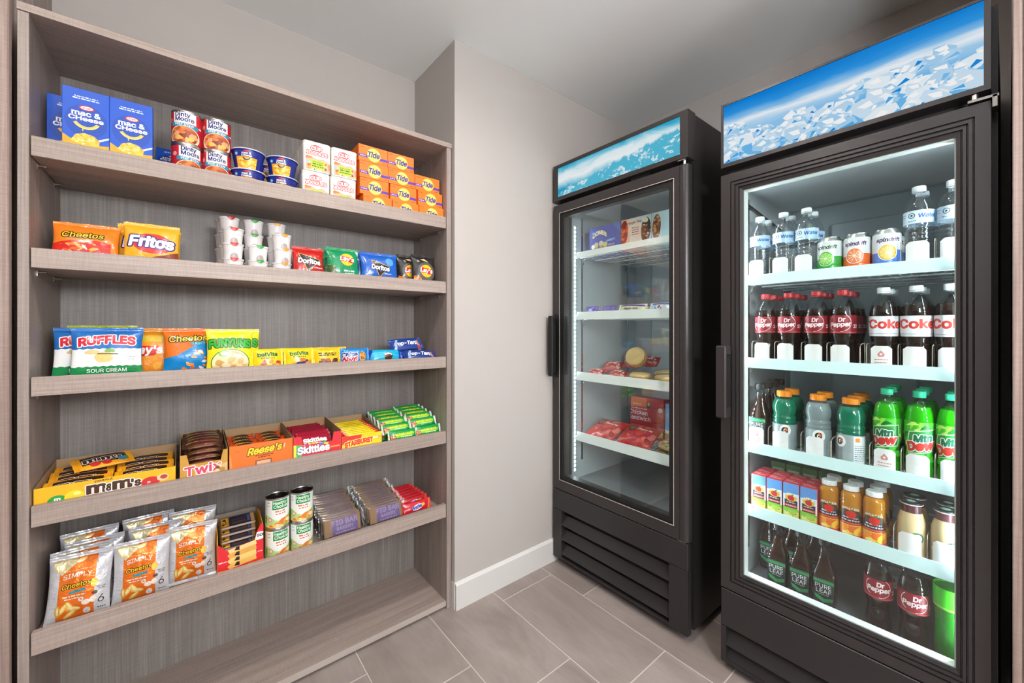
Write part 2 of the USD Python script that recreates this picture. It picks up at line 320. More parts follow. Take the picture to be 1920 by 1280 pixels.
# ================================================================ the room
CEIL = 2.431; XB = 2.15; YF = 1.486; XN = -0.321; YN = 1.87; XL, YL = -2.0, -2.4; XR = 1.42; YR = -0.0075
struct('wall_front', MB().box((0.892, YF, 0), (XB, YF + 0.5, CEIL)), 'wall_paint')                       # pilaster and the wall beside the freezer
struct('wall_niche', MB().box((XN - 0.1, YN, 0), (0.892, YN + 0.1, CEIL)), 'wall_paint')
struct('wall_left', MB().box((XN - 0.1, 1.668, 0), (XN, YN, CEIL)).box((XN - 0.1, 1.5005, 0), (XN - 0.032, 1.664, CEIL)), 'wood_vertical')
struct('wall_cladding', MB().box((XL, 1.478, 0), (XN, 1.4995, CEIL), 0.002), 'wood_clad')
struct('wall_back', MB().box((XB, YR - 0.1, 0), (XB + 0.1, YF, CEIL)), 'wall_paint')
struct('wall_right', MB().box((XR + 0.02, YR - 0.1, 0), (XB, YR, CEIL)), 'wall_paint')
struct('trim_1', MB().box((XR, YR - 0.0125, 0), (XR + 0.02, YR, CEIL), 0.0015).box((XR, YR - 0.30, 0), (XR + 0.02, YR - 0.0155, CEIL), 0.0015).box((XR, YR - 0.92, 0), (XR + 0.02, YR - 0.303, CEIL), 0.0015), 'wood_clad')
struct('wall_return', MB().box((XR + 0.004, YL, 0), (XR + 0.1, YR - 0.005, CEIL)), 'wood_clad')
struct('wall_rear', MB().box((XL, YL - 0.1, 0), (XR + 0.1, YL, CEIL)), 'wall_paint')
struct('wall_far', MB().box((XL - 0.1, YL, 0), (XL, 1.57, CEIL)), 'unseen_dark_paint')  # unseen wall, painted dark to weaken its reflection in the cooler glass
struct('ceiling', MB().box((XL - 0.1, YL - 0.1, CEIL), (XB + 0.1, YN + 0.1, CEIL + 0.08)), 'ceiling_paint')
struct('baseboard_front', MB().add(*prism(poly((YF, 0), (YF - 0.013, 0), (YF - 0.013, 0.104), (YF - 0.006, 0.113), (YF, 0.115)), 'x', 0.892, XB - 0.001)), 'baseboard_paint')
struct('baseboard_niche', MB().box((0.8895, YF, 0), (0.892, YN, 0.113)), 'baseboard_paint')
# floor: a bed of grout with porcelain tiles 0.2985 x 0.5985, each column shifted by a third
fl = struct('floor', MB().box((XL - 0.1, YL - 0.1, -0.06), (XB + 0.1, YN + 0.1, -0.0012)), 'grout')
TX, TY, G = 0.2985, 0.5985, 0.0036
tile_v, tile_f = bbox((G / 2, G / 2, -0.009), (TX - G / 2, TY - G / 2, 0.0), 0.0009)
i0 = math.floor((XL - 0.4915) / TX)
for i in range(i0, 7):
    x = 0.4915 + i * TX; off = 1.2025 - (i % 3) * 0.1995
    j = math.floor((YL - off) / TY)
    while off + j * TY < 1.86:
        y = off + j * TY; j += 1
        if x > XB or x + TX < XL: continue
        a, b = max(x, XL), min(x + TX, XB); c, d = max(y, YL), min(y + TY, YN)
        if x >= 0.88: d = min(d, YF)
        if c >= d or (d - c) < 0.01: continue
        obj(fl, 'tile', bbox((a + G / 2, c + G / 2, -0.009), (b - G / 2, d - G / 2, 0.0), 0.0009), 'tile')

# recessed lamps out of view that light shelves and pilaster, and added fill globes
def downlight(p):  # out of view, placed to light the shelf fronts and the pilaster
    obj(p, 'trim_ring', MB().add(*lathe([(0.075, -0.001), (0.095, -0.004), (0.098, 0.0), (0.098, 0.004)], 32)).add(*lathe([(0.074, 0.03), (0.0755, -0.001)], 32)), 'baseboard_paint', smooth=40)
    obj(p, 'lens', lathe([(0.0, 0.03), (0.074, 0.03)], 32), 'lamp_lens')
def fill_globe(p):  # added fill lamp behind the camera, brightens the ceiling and the room
    obj(p, 'ceiling_rose', lathe([(0, -0.03), (0.05, -0.028), (0.06, -0.002), (0.06, 0.0), (0, 0.0)], 32), 'baseboard_paint', smooth=40)
    obj(p, 'rod', lathe([(0.006, -0.58), (0.006, -0.029)], 12), 'steel', smooth=40); obj(p, 'gallery', lathe([(0.0, -0.55), (0.05, -0.555), (0.055, -0.60), (0.045, -0.60)], 32), 'steel', smooth=40)
    s = trimesh.creation.icosphere(3, 0.16); s.apply_translation((0, 0, -0.75)); obj(p, 'globe', s, 'fill_lens', smooth=True)
K_down = Kind('downlight', 'ceiling light', downlight); K_fill = Kind('globe_pendant_lamp', 'pendant lamp', fill_globe)
for x, y, w in ((0.95, 0.72, 'between the shelves and the freezer'), (0.25, 0.72, 'in front of the middle of the snack shelves'), (-0.45, 0.72, 'in front of the left end of the snack shelves')):
    K_down.put(mat4((x, y, CEIL - 0.034)), 'round white ceiling downlight ' + w, rest=False)
for x, y, w in ((0.38, -0.60, 'nearest the drinks cooler'), (-0.25, -1.55, 'in the middle of the room'), (0.75, -2.0, 'at the far end of the room')):
    K_fill.put(mat4((x, y, CEIL - 0.0005)), 'added white globe fill lamp ' + w, rest=False)

# ================================================================ wooden shelving unit
SX0, SX1, SY0, SY1 = -0.296, 0.866, 1.505, 1.825
SHELF = [(1.624, 1.673), (1.349, 1.398), (1.032, 1.079), (0.710, 0.761), (0.395, 0.450)]
BASE = [a + 0.026 for a, b in SHELF]
su = thing('shelving_unit', 'tall open grey-brown wood laminate shelving unit holding the snacks', 'shelving unit')
obj(su, 'side_panel', B((SX0 - 0.019, SY0 + 0.002, 0.002), (SX0, SY1 + 0.018, 1.970), 0.0008), 'wood_vertical')
obj(su, 'side_panel', B((SX1, SY0 + 0.002, 0.002), (SX1 + 0.021, SY1 + 0.018, 1.970), 0.0008), 'wood_vertical')
obj(su, 'top_panel', B((SX0 - 0.0195, SY0 - 0.002, 1.970), (SX1 + 0.0235, SY1 + 0.018, 1.990), 0.0008), 'wood_along')
obj(su, 'back_panel', B((SX0, SY1, 0.03), (SX1, SY1 + 0.018, 1.97)), 'wood_panel')
obj(su, 'bottom_panel', B((SX0, SY0 + 0.012, 0.012), (SX1, SY1, 0.034), 0.0006), 'wood_along')
obj(su, 'edge_strip', B((SX0, SY0 + 0.009, 0.012), (SX1, SY0 + 0.012, 0.034)), 'edge_band', label='pale edge strip of the bottom board')
obj(su, 'toe_kick', B((SX0, SY0 + 0.022, 0.001), (SX1, SY0 + 0.034, 0.012)), 'black_gap')
for (a, b), z in zip(SHELF, BASE):
    s = obj(su, 'shelf', B((SX0 + 0.0015, SY0 + 0.022, z - 0.024), (SX1 - 0.0015, SY1 - 0.002, z), 0.0006), 'wood_along')
    obj(s, 'front_lip', B((SX0 + 0.0025, SY0 + 0.003, a), (SX1 - 0.0025, SY0 + 0.021, b), 0.0010), 'wood_along')
    for x, d in ((SX0, 1), (SX1, -1)):
        for y in (SY0 + 0.075, SY1 - 0.075):
            pin = MB().add(*tube([(x, y, z - 0.030), (x + d * 0.016, y, z - 0.030)], 0.0028)).box((x, y - 0.006, z - 0.040), (x + d * 0.0015, y + 0.006, z - 0.026))
            obj(s, 'support_pin', pin, 'chrome')

# ================================================================ glass door fridges
def cabinet_shell(x0, x1, y0, y1, z0, z1, cav):
    a = m3.Manifold.cube(((x1 - x0), (y1 - y0), (z1 - z0))).translate((x0, y0, z0)); (cx0, cx1), (cy0, cy1), (cz0, cz1) = cav
    return a - m3.Manifold.cube((cx1 - cx0 + 1, cy1 - cy0, cz1 - cz0)).translate((cx0 - 1, cy0, cz0))
def ring_frame(oy0, oy1, oz0, oz1, iy0, iy1, iz0, iz1, x0, x1):
    o = Polygon([(oy0, oz0), (oy1, oz0), (oy1, oz1), (oy0, oz1)], [[(iy0, iz0), (iy1, iz0), (iy1, iz1), (iy0, iz1)]])
    return prism(o, 'x', x0, x1)
def wire_shelf(fr, y0, y1, x0, x1, zt, zb, strip, thick):
    z = zb + 0.008; mb = MB()
    n = round((y1 - y0) / 0.024)
    for i in range(n + 1):
        y = y0 + (y1 - y0) * i / n; mb.add(*tube([(x0 + 0.012, y, z), (x1, y, z)], 0.0018, 6))
    for x in np.linspace(x0 + 0.03, x1, 5): mb.add(*tube([(x, y0, z - 0.004), (x, y1, z - 0.004)], 0.003, 6))
    s = obj(fr, 'wire_shelf', mb, 'white_wire', smooth=60)
    obj(s, 'price_strip', MB().add(*prism(poly((0, zb), (0.006, zb), (0.016, zt), (0.011, zt)), 'y', y0 - 0.004, y1 + 0.004), m=np.array([[1, 0, 0, x0 - 0.004], [0, 1, 0, 0], [0, 0, 1, 0], [0, 0, 0, 1.0]])), strip)
    for y, d in ((y0, 1), (y1, -1)):
        for x in (x0 + 0.06, x1 - 0.06):
            obj(s, 'shelf_clip', MB().add(*tube([(x, y - d * 0.006, z - 0.03), (x, y - d * 0.002, z - 0.008), (x + 0.004, y + d * 0.012, z - 0.005)], 0.003, 6)).box((x - 0.006, y - d * 0.009, z - 0.034), (x + 0.006, y - d * 0.006, z - 0.004)), 'chrome')
    return s
XFR = 1.467
# ---- freezer (left)
fz = thing('glass_door_freezer', 'black freezer with plain door frame and turquoise mountain sign, beside the pale wall', 'freezer')
FZ = dict(y0=0.757, y1=1.468, z0=0.036, z1=2.026)
cav = ((1.52, 2.09), (0.800, 1.400), (0.425, 1.80))
obj(fz, 'cabinet', cabinet_shell(1.522, 2.135, FZ['y0'] + 0.004, FZ['y1'] - 0.004, FZ['z0'], FZ['z1'] - 0.002, cav), 'black_metal')
obj(fz, 'liner', MB().box((1.53, 1.396, 0.428), (2.088, 1.400, 1.80)).box((1.53, 0.800, 0.428), (2.088, 0.804, 1.80)).box((2.084, 0.804, 0.428), (2.09, 1.396, 1.80)).box((1.53, 0.804, 1.795), (2.084, 1.396, 1.80)), 'liner', label='pale grey inner walls')
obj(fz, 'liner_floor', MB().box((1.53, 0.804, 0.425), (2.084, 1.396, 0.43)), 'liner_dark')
obj(fz, 'back_duct', MB().box((2.045, 0.93, 0.45), (2.083, 1.27, 1.75), 0.006), 'liner')
hz0, hz1 = 1.845, 2.026
obj(fz, 'header', MB().add(*ring_frame(FZ['y0'], FZ['y1'], hz0, hz1, 0.789, 1.440, 1.864, 2.010, XFR, 1.522)).box((1.49, 0.78, 1.86), (1.52, 1.45, 2.015)), 'black_door', smooth=30)
obj(fz, 'sign_panel', MB().box((XFR + 0.004, 0.789, 1.864), (XFR + 0.012, 1.440, 2.010)), 'sign_freezer', label='backlit turquoise picture of snowy mountains')

# door: frame with a rounded hinge edge, a thin bright trim line, a black gasket and the pane
dz0, dz1 = 0.388, 1.822
door = UsdGeom.Xform.Define(stage, fz + '/door'); door = fz + '/door'
def rounded_bar(y0, y1, z0, z1, x0, x1, r):
    s = Polygon([(x0, y0), (x1, y0), (x1, y1), (x0, y1)]).buffer(-r).buffer(r, 8); return prism(s, 'z', z0, z1)
fo = MB().add(*ring_frame(0.790, 1.466, dz0, dz1, 0.815, 1.424, 0.438, 1.778, XFR, XFR + 0.05)).add(*rounded_bar(0.757, 0.800, dz0, dz1, XFR - 0.001, XFR + 0.049, 0.020))
obj(door, 'door_frame', fo, 'black_door', smooth=35)
obj(door, 'trim_line', ring_frame(0.8125, 1.4265, 0.4355, 1.7805, 0.815, 1.424, 0.438, 1.778, XFR - 0.0015, XFR + 0.004), 'trim_metal', label='thin bright metal line round the glass')
obj(door, 'gasket', ring_frame(0.815, 1.424, 0.438, 1.778, 0.836, 1.402, 0.460, 1.757, XFR + 0.006, XFR + 0.046), 'gasket')
obj(door, 'glass_pane', B((XFR + 0.008, 0.815, 0.438), (XFR + 0.012, 1.424, 1.778)), 'door_glass')
hd = MB().box((1.418, 1.428, 0.958), (1.430, 1.462, 1.262), 0.005).box((1.425, 1.450, 0.968), (1.468, 1.462, 1.252), 0.004).box((1.4665, 1.4295, 0.95), (1.4685, 1.4635, 1.27), 0.0)
obj(door, 'handle', hd, 'black_gap', smooth=30)
obj(fz, 'hinge', MB().add(*lathe([(0, 0), (0.006, 0), (0.006, 0.016), (0, 0.016)], 12), m=mat4((1.480, 0.776, 1.8235))).box((1.47, 0.768, 1.8395), (1.52, 0.80, 1.8435)), 'chrome')
obj(fz, 'hinge', MB().box((1.47, 0.768, 0.3845), (1.52, 0.80, 0.3875)), 'chrome')
obj(fz, 'lock_plate', MB().box((1.4885, 0.93, 1.8235), (1.4915, 1.02, 1.8440)), 'black_gap')
def grille(fr, y0, y1, zt, zb, oz1, slats, iy0, iy1, xf, pitch, first):
    g = obj(fr, 'grille', MB().box((xf, y0, oz1), (xf + 0.025, y1, zt), 0.002).box((xf, iy1, zb), (xf + 0.025, y1, oz1), 0.0).box((xf, y0, zb), (xf + 0.025, iy0, oz1), 0.0).box((xf, iy0, zb), (xf + 0.02, iy1, zb + 0.012), 0.0), 'black_grille')
    obj(g, 'recess', B((xf + 0.05, iy0, zb), (xf + 0.055, iy1, oz1)), 'black_gap')
    for k in range(slats):
        z = first - k * pitch
        obj(g, 'louvre', MB().add(*prism(poly((xf + 0.030, z), (xf + 0.033, z + 0.003), (xf + 0.004, z - 0.049), (xf + 0.001, z - 0.054), (xf + 0.001, z - 0.057), (xf + 0.006, z - 0.055)), 'y', iy0, iy1)), 'black_grille')
grille(fz, FZ['y0'], FZ['y1'], 0.383, 0.038, 0.283, 3, 0.834, 1.412, XFR, 0.073, 0.268)
for y in (0.80, 0.88, 1.28, 1.42): 
    if y in (0.88, 1.28): obj(fz, 'levelling_foot', MB().add(*lathe([(0, 0), (0.018, 0), (0.018, 0.008), (0.008, 0.012), (0.008, 0.036), (0, 0.036)], 16), m=mat4((1.535, y - 0.03 * (y < 1), 0.0))), 'chrome', smooth=40)
for y in (0.85, 1.36): obj(fz, 'levelling_foot', MB().add(*lathe([(0, 0), (0.018, 0), (0.018, 0.008), (0.008, 0.012), (0.008, 0.036), (0, 0.036)], 16), m=mat4((2.08, y, 0.0))), 'chrome', smooth=40)
# light strips inside the front corners
def led_strip(fr, y, z0, z1, face, mat, x=1.536):
    s = obj(fr, 'light_strip', B((x - 0.006, y - 0.004, z0), (x + 0.010, y + 0.004, z1), 0.001), 'strip_plastic')
    leds = MB(); n = int((z1 - z0) / 0.021); yf = y + face * 0.0045
    for k in range(n):
        z = z0 + (k + 0.5) * (z1 - z0) / n; leds.box((x - 0.003, yf - 0.0008, z - 0.004), (x + 0.006, yf + 0.0008, z + 0.004))
    obj(s, 'led', leds, mat, kind='stuff')
led_strip(fz, 1.391, 0.47, 1.72, -1, 'led_freezer', 1.537); led_strip(fz, 0.809, 0.47, 1.72, 1, 'led_freezer', 1.537)
for x in (1.60, 2.0):
    for y in (1.394, 0.806): obj(fz, 'shelf_rail', B((x - 0.006, y - 0.002, 0.52), (x + 0.006, y + 0.002, 1.77)), 'chrome')
FSH = [(1.552, 1.583), (1.243, 1.282), (0.940, 0.980), (0.636, 0.677)]
for zb, zt in FSH: wire_shelf(fz, 0.812, 1.372, 1.535, 2.03, zt, zb, 'strip_white', 0.04)

# ---- drinks cooler (right)
dc = thing('glass_door_drinks_cooler', 'black drinks cooler with ridged door frame and blue ice picture sign, nearest the camera', 'fridge')
CZ = dict(y0=0.014, y1=0.637, z0=0.030, z1=1.984)
cav = ((1.52, 2.06), (0.050, 0.603), (0.300, 1.705))
obj(dc, 'cabinet', cabinet_shell(1.522, 2.125, CZ['y0'], CZ['y1'] - 0.002, CZ['z0'], CZ['z1'] - 0.002, cav), 'black_metal')
obj(dc, 'liner', MB().box((1.53, 0.599, 0.303), (2.058, 0.603, 1.705)).box((1.53, 0.050, 0.303), (2.058, 0.054, 1.705)).box((2.054, 0.054, 0.303), (2.06, 0.599, 1.705)).box((1.53, 0.054, 1.700), (2.054, 0.599, 1.705)), 'liner', label='pale grey inner walls')
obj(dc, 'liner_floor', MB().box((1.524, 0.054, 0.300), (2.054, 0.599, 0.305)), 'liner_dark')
obj(dc, 'back_duct', MB().box((2.02, 0.20, 0.5), (2.053, 0.45, 1.62), 0.006), 'liner')
obj(dc, 'cable', MB().add(*tube([(1.56, 0.594, 1.700), (1.56, 0.592, 1.66), (1.575, 0.59, 1.645), (1.93, 0.588, 1.60)], 0.004, 6)), 'gasket')
hz0, hz1 = 1.762, 1.984
obj(dc, 'header', MB().add(*ring_frame(0.024, CZ['y1'], hz0, hz1, 0.035, 0.629, 1.775, 1.977, XFR, 1.522)).box((1.49, 0.03, 1.77), (1.52, 0.63, 1.98)), 'black_door', smooth=30)
obj(dc, 'sign_panel', MB().box((XFR + 0.003, 0.035, 1.775), (XFR + 0.010, 0.629, 1.977)), 'sign_cooler', label='backlit blue picture of sky over heaped ice')
def ice_heap(w, h, seed):
    r = np.random.default_rng(seed); a = Art(); n = 150
    sky = lambda u: h * (0.46 + 0.09 * math.sin(u * 9 + 1) + 0.06 * math.sin(u * 23) + 0.05 * u)
    items = sorted(((r.uniform(0, 1), r.uniform(0, 1) ** 0.8) for _ in range(n)), key=lambda q: -q[1])
    for u, t in items:
        x, y = (u - 0.5) * w, sky(u) * t; s = h * r.uniform(0.05, 0.13) * (1.15 - 0.3 * t); k = r.uniform(-40, 40)
        g = affinity.rotate(blob(x, y, s * 1.35, s * 0.8, r, 7, 0.35), k); a.add(g, ('#cfe6f7', '#e9f4fc', '#a9d4f3', '#f4f9fd', '#bcdcf5')[r.integers(5)])
        a.add(affinity.rotate(poly((x - s, y + s * 0.1), (x - s * 0.1, y + s * 0.65), (x + s * 0.3, y + s * 0.2), (x - s * 0.3, y - s * 0.1)), k, origin=(x, y)), '#fbfdff')
        if r.uniform() < 0.75: a.add(affinity.rotate(poly((x - s * 0.2, y - s * 0.6), (x + s * 1.2, y - s * 0.3), (x + s * 0.9, y + s * 0.1), (x + s * 0.4, y - s * 0.25)), k, origin=(x, y)), ('#1f8de2', '#4fadee', '#7cc2f2')[r.integers(3)])
    return a
put_art(dc, 'sign_ice', ice_heap(0.594, 0.202, 5), lambda q: np.stack([np.full(len(q), XFR + 0.0026), 0.332 - q[:, 0], 1.775 + q[:, 1]], 1), 'lit_print', rect(-0.2965, 0.0003, 0.2965, 0.2017), None)
door = dc + '/door'; UsdGeom.Xform.Define(stage, door)
dz0, dz1 = 0.293, 1.735
prof = [(0.0, 0.0), (0.024, 0.0), (0.025, 0.006), (0.027, 0.006), (0.028, 0.001), (0.034, 0.001), (0.035, 0.008), (0.037, 0.008), (0.038, 0.004), (0.043, 0.004), (0.044, 0.011), (0.046, 0.011), (0.047, 0.008), (0.054, 0.012)]
fr = MB(); iy0, iy1, iz0, iz1 = 0.080, 0.569, 0.356, 1.672; oy0, oy1 = 0.024, 0.637
def loop(k):
    t, dx = prof[k]; u = t / 0.054
    return [(XFR + dx, oy0 + (iy0 - oy0) * u, dz0 + (iz0 - dz0) * u), (XFR + dx, oy1 + (iy1 - oy1) * u, dz0 + (iz0 - dz0) * u), (XFR + dx, oy1 + (iy1 - oy1) * u, dz1 + (iz1 - dz1) * u), (XFR + dx, oy0 + (iy0 - oy0) * u, dz1 + (iz1 - dz1) * u)]
L = [[(XFR + 0.05, *p[1:]) for p in loop(0)]] + [loop(k) for k in range(len(prof))] + [[(XFR + 0.05, *p[1:]) for p in loop(len(prof) - 1)]]
V = np.array(L).reshape(-1, 3); F = []
for k in range(len(L) - 1):
    for j in range(4): F.append([k * 4 + j, k * 4 + (j + 1) % 4, (k + 1) * 4 + (j + 1) % 4, (k + 1) * 4 + j])
obj(door, 'door_frame', MB().add(V, np.array(F)[:, ::-1]), 'black_door')
obj(door, 'gasket', ring_frame(0.068, 0.582, 0.340, 1.688, 0.083, 0.566, 0.359, 1.669, XFR + 0.018, XFR + 0.046), 'strip_white', label='white spacer bar round the inside of the glass, coloured like the lit mullion')  # white chosen to match the bright LED mullion behind the glass
obj(door, 'glass_pane', B((XFR + 0.0145, 0.070, 0.345), (XFR + 0.0175, 0.580, 1.684)), 'door_glass')
hd = MB().box((1.416, 0.600, 0.893), (1.428, 0.634, 1.140), 0.004).box((1.424, 0.604, 0.893), (1.468, 0.614, 0.925), 0.002).box((1.424, 0.604, 1.108), (1.468, 0.614, 1.140), 0.002)
obj(door, 'handle', hd, 'black_door', smooth=30)
obj(dc, 'hinge', MB().box((1.458, 0.012, 1.738), (1.50, 0.060, 1.744)).box((1.458, 0.0135, 1.715), (1.50, 0.0225, 1.744), 0.001).add(*lathe([(0, 0), (0.007, 0), (0.007, 0.02), (0, 0.02)], 12), m=mat4((1.478, 0.05, 1.741))), 'steel')
grille(dc, CZ['y0'] + 0.006, CZ['y1'], 0.288, 0.032, 0.158, 2, 0.035, 0.620, XFR, 0.062, 0.150)
for x, y in ((1.54, 0.60), (1.54, 0.06), (2.06, 0.58), (2.06, 0.07)): obj(dc, 'levelling_foot', MB().add(*lathe([(0, 0), (0.018, 0), (0.018, 0.008), (0.008, 0.012), (0.008, 0.03), (0, 0.03)], 16), m=mat4((x, y, 0.0))), 'chrome', smooth=40)
led_strip(dc, 0.594, 0.38, 1.66, -1, 'led_cooler', 1.537); led_strip(dc, 0.059, 0.38, 1.66, 1, 'led_cooler', 1.537)
for x in (1.60, 1.98):
    for y in (0.5975, 0.0555): obj(dc, 'shelf_rail', B((x - 0.006, y - 0.0014, 0.40), (x + 0.006, y + 0.0014, 1.67)), 'chrome')
CSH = [(1.351, 1.386), (1.062, 1.097), (0.767, 0.801), (0.546, 0.581)]
for zb, zt in CSH: wire_shelf(dc, 0.060, 0.580, 1.535, 2.02, zt, zb, 'strip_plastic', 0.035)
# ================================================================ packaging shapes (front faces -y, x right, z up, base on z = 0)
def face(y=-0.0004): return lambda p: np.stack([p[:, 0], np.full(len(p), y), p[:, 1]], 1)
def around(R, off=0.0004):
    """wraps (arc length, height) round a can or bottle; R is a radius or a function of height"""
    def fn(p):
        r = (R(p[:, 1]) if callable(R) else R) + off; a = p[:, 0] / (R if not callable(R) else R(p[:, 1]).mean())
        return np.stack([r * np.sin(a), -r * np.cos(a), p[:, 1]], 1)
    return fn
def carton_kind(name, cat, W, D, H, col, art, mat='paper', bev=0.0012, extra=None):
    def build(p):
        obj(p, 'carton', B((-W / 2, 0, 0), (W / 2, D, H), bev), mat, color=C(col))
        put_art(p, 'front_print', art, face(), mat, rect(-W / 2 + 0.0008, 0.0008, W / 2 - 0.0008, H - 0.0008), edge=None)
        if extra: extra(p)
    return Kind(name, cat, build)

class Pillow:
    """a filled bag or flow wrap: bulged front and back between two flat crimped seals"""
    def __init__(s, W, H, T, seal=0.010, pinch=0.05, seed=0, wrinkle=1.0, sides=False):
        s.W, s.H, s.T, s.seal, s.pinch, s.seed, s.wr, s.sides = W, H, T, seal, pinch, seed, wrinkle, sides
    def surf(s, x, y, side=-1, off=0.0):
        if s.sides: a, b, A, Bh = y, x + s.W / 2, s.H, s.W          # seals on the left and right
        else: a, b, A, Bh = x + s.W / 2, y, s.W, s.H
        u = np.clip(2 * a / A - 1, -1, 1); v = np.clip((b - s.seal) / (Bh - 2 * s.seal) * 2 - 1, -1, 1)
        t = s.T / 2 * np.maximum(1 - np.abs(u) ** 2.6, 0) ** 0.55 * np.maximum(1 - np.abs(v) ** 2.2, 0) ** 0.62
        e = np.maximum(1 - np.abs(u) ** 4, 0) * np.maximum(1 - v ** 6, 0)
        ph = s.seed * 1.7 + side
        w = 0.055 * s.T * np.exp(-(1 - np.abs(v)) * 3.2) * np.sin(u * 9 + ph + 2.2 * np.sign(v)) + 0.05 * s.T * np.exp(-(1 - np.abs(u)) * 3.0) * np.sin(v * 7 + ph)
        nz = meshkit.noise(np.stack([a / A * 3.1 + s.seed * 7, b / Bh * 3.1, np.full_like(a, ph + 5)], -1), 3) - 0.5
        t = t + e * s.wr * (w + 0.16 * s.T * nz)
        k = 1 - s.pinch * (1 - v ** 2)
        if s.sides: X, Z = x, (y - s.H / 2) * k + s.H / 2
        else: X, Z = x * k, y
        bow = 0.02 * s.H * np.sin(s.seed * 2.3) * np.sin(np.pi * np.clip(y / s.H, 0, 1))
        return np.stack([X, side * (t + off) + bow, Z], -1)
    def body(s):
        nx, ny = 25, 25; x = np.sin(np.linspace(-1, 1, nx) * np.pi / 2) * s.W / 2; y = (np.sin(np.linspace(-1, 1, ny) * np.pi / 2) + 1) * s.H / 2
        if s.sides: x = x / s.W * (s.W - 2 * s.seal)
        else: y = s.seal + y / s.H * (s.H - 2 * s.seal)
        X, Y = np.meshgrid(x, y); V = []; F = []
        i, j = np.meshgrid(np.arange(ny - 1), np.arange(nx - 1), indexing='ij'); q = np.stack([i * nx + j, i * nx + j + 1, (i + 1) * nx + j + 1, (i + 1) * nx + j], -1).reshape(-1, 4)
        for k, side in enumerate((-1, 1)):
            V.append(s.surf(X.ravel(), Y.ravel(), side)); F.append((q if side < 0 else q[:, ::-1]) + k * nx * ny)
        t = trimesh.Trimesh(np.vstack(V), np.vstack([np.vstack(F)[:, [0, 1, 2]], np.vstack(F)[:, [0, 2, 3]]]), process=False); t.merge_vertices(); return np.array(t.vertices), np.array(t.faces)
    def seal_mesh(s, end):
        """a crimped strip with a saw-tooth edge"""
        n = 40; L = s.H if s.sides else s.W; a = np.linspace(0, L, n); r = np.arange(n) % 2
        if end: b0, b1 = (s.W if s.sides else s.H) - s.seal, (s.W if s.sides else s.H) - 0.0012 * r
        else: b0, b1 = s.seal, 0.0012 * r
        w = 0.0006 * np.sin(a / L * 19 + s.seed) + 0.0012 * np.sin(a / L * 5 + s.seed)
        rows = []
        for f in (0, 0.33, 0.66, 1):
            b = b0 + (b1 - b0) * f; rip = 0.0004 * (-1) ** int(f * 3)
            base = s.surf(b * 0 + b0 - s.W / 2 if s.sides else a - s.W / 2, a if s.sides else b * 0 + b0, -1)
            for sd in (-1, 1):
                yy = base[:, 1] * 0 + (base[:, 1] + s.surf(b * 0 + b0 - s.W / 2 if s.sides else a - s.W / 2, a if s.sides else b * 0 + b0, 1)[:, 1]) / 2 + w * f + rip + sd * 0.0003
                rows.append((sd, np.stack([b - s.W / 2 + 0 * a, yy, base[:, 2]], -1) if s.sides else np.stack([base[:, 0], yy, b + 0 * a], -1)))
        lo = [r_ for sd, r_ in rows if sd < 0]; hi = [r_ for sd, r_ in rows if sd > 0][::-1]; loop = lo + hi; k = len(loop); V = np.vstack(loop); F = []
        for i in range(k):
            for j in range(n - 1): F.append([i * n + j, i * n + j + 1, ((i + 1) % k) * n + j + 1, ((i + 1) % k) * n + j])
        return V, np.array(F)
    def build(s, p, col, art=None, mat='film', seal_col=None, names=('bag_body', 'top_seal', 'bottom_seal'), seal_mat=None, edge=0.007):
        obj(p, names[0], s.body(), mat, color=C(col), smooth=True)
        for e, nm in ((1, names[1]), (0, names[2])):
            v, f = s.seal_mesh(e); obj(p, nm, (v, f), seal_mat or mat, color=C(seal_col or col))
        if art is not None:
            cl = rect(-s.W / 2 + (s.seal if s.sides else 0.001), 0.001 if s.sides else s.seal, s.W / 2 - (s.seal if s.sides else 0.001), s.H - (0.001 if s.sides else s.seal))
            put_art(p, 'front_print', art, lambda q: s.surf(q[:, 0], q[:, 1], -1, 0.0007), mat, cl, edge)
def bag_kind(name, cat, pil, col, art, **kw): return Kind(name, cat, lambda p: pil.build(p, col, art, **kw))

def tin_can(p, r, h, lab, art, lid='aluminium', dark=False):
    rim = [(r * 0.985, 0.0015), (r + 0.0008, 0.0), (r + 0.0012, 0.0015), (r + 0.0006, 0.003), (r - 0.0006, 0.0042)]
    bodyp = [(0, 0.003), (r * 0.93, 0.003)] + rim + [(r - 0.0006, h - 0.0042), (r + 0.0006, h - 0.003), (r + 0.0012, h - 0.0015), (r + 0.0008, h), (r * 0.975, h - 0.0006), (r * 0.955, h - 0.004)]
    obj(p, 'can_body', lathe(bodyp, 48), 'aluminium', smooth=50)
    obj(p, 'lid', lathe([(r * 0.955, h - 0.004), (r * 0.8, h - 0.0032), (r * 0.76, h - 0.004), (r * 0.4, h - 0.0034), (0, h - 0.0034)], 48), 'dark_tin' if dark else 'aluminium', smooth=40)
    obj(p, 'label', lathe([(r + 0.0001, 0.0055), (r + 0.0002, h - 0.0055)], 48), 'label_print', color=C(lab), smooth=True)
    put_art(p, 'label_print', art, around(r, 0.0006), 'label_print', rect(-r * 2.2, 0.006, r * 2.2, h - 0.006), 0.006)

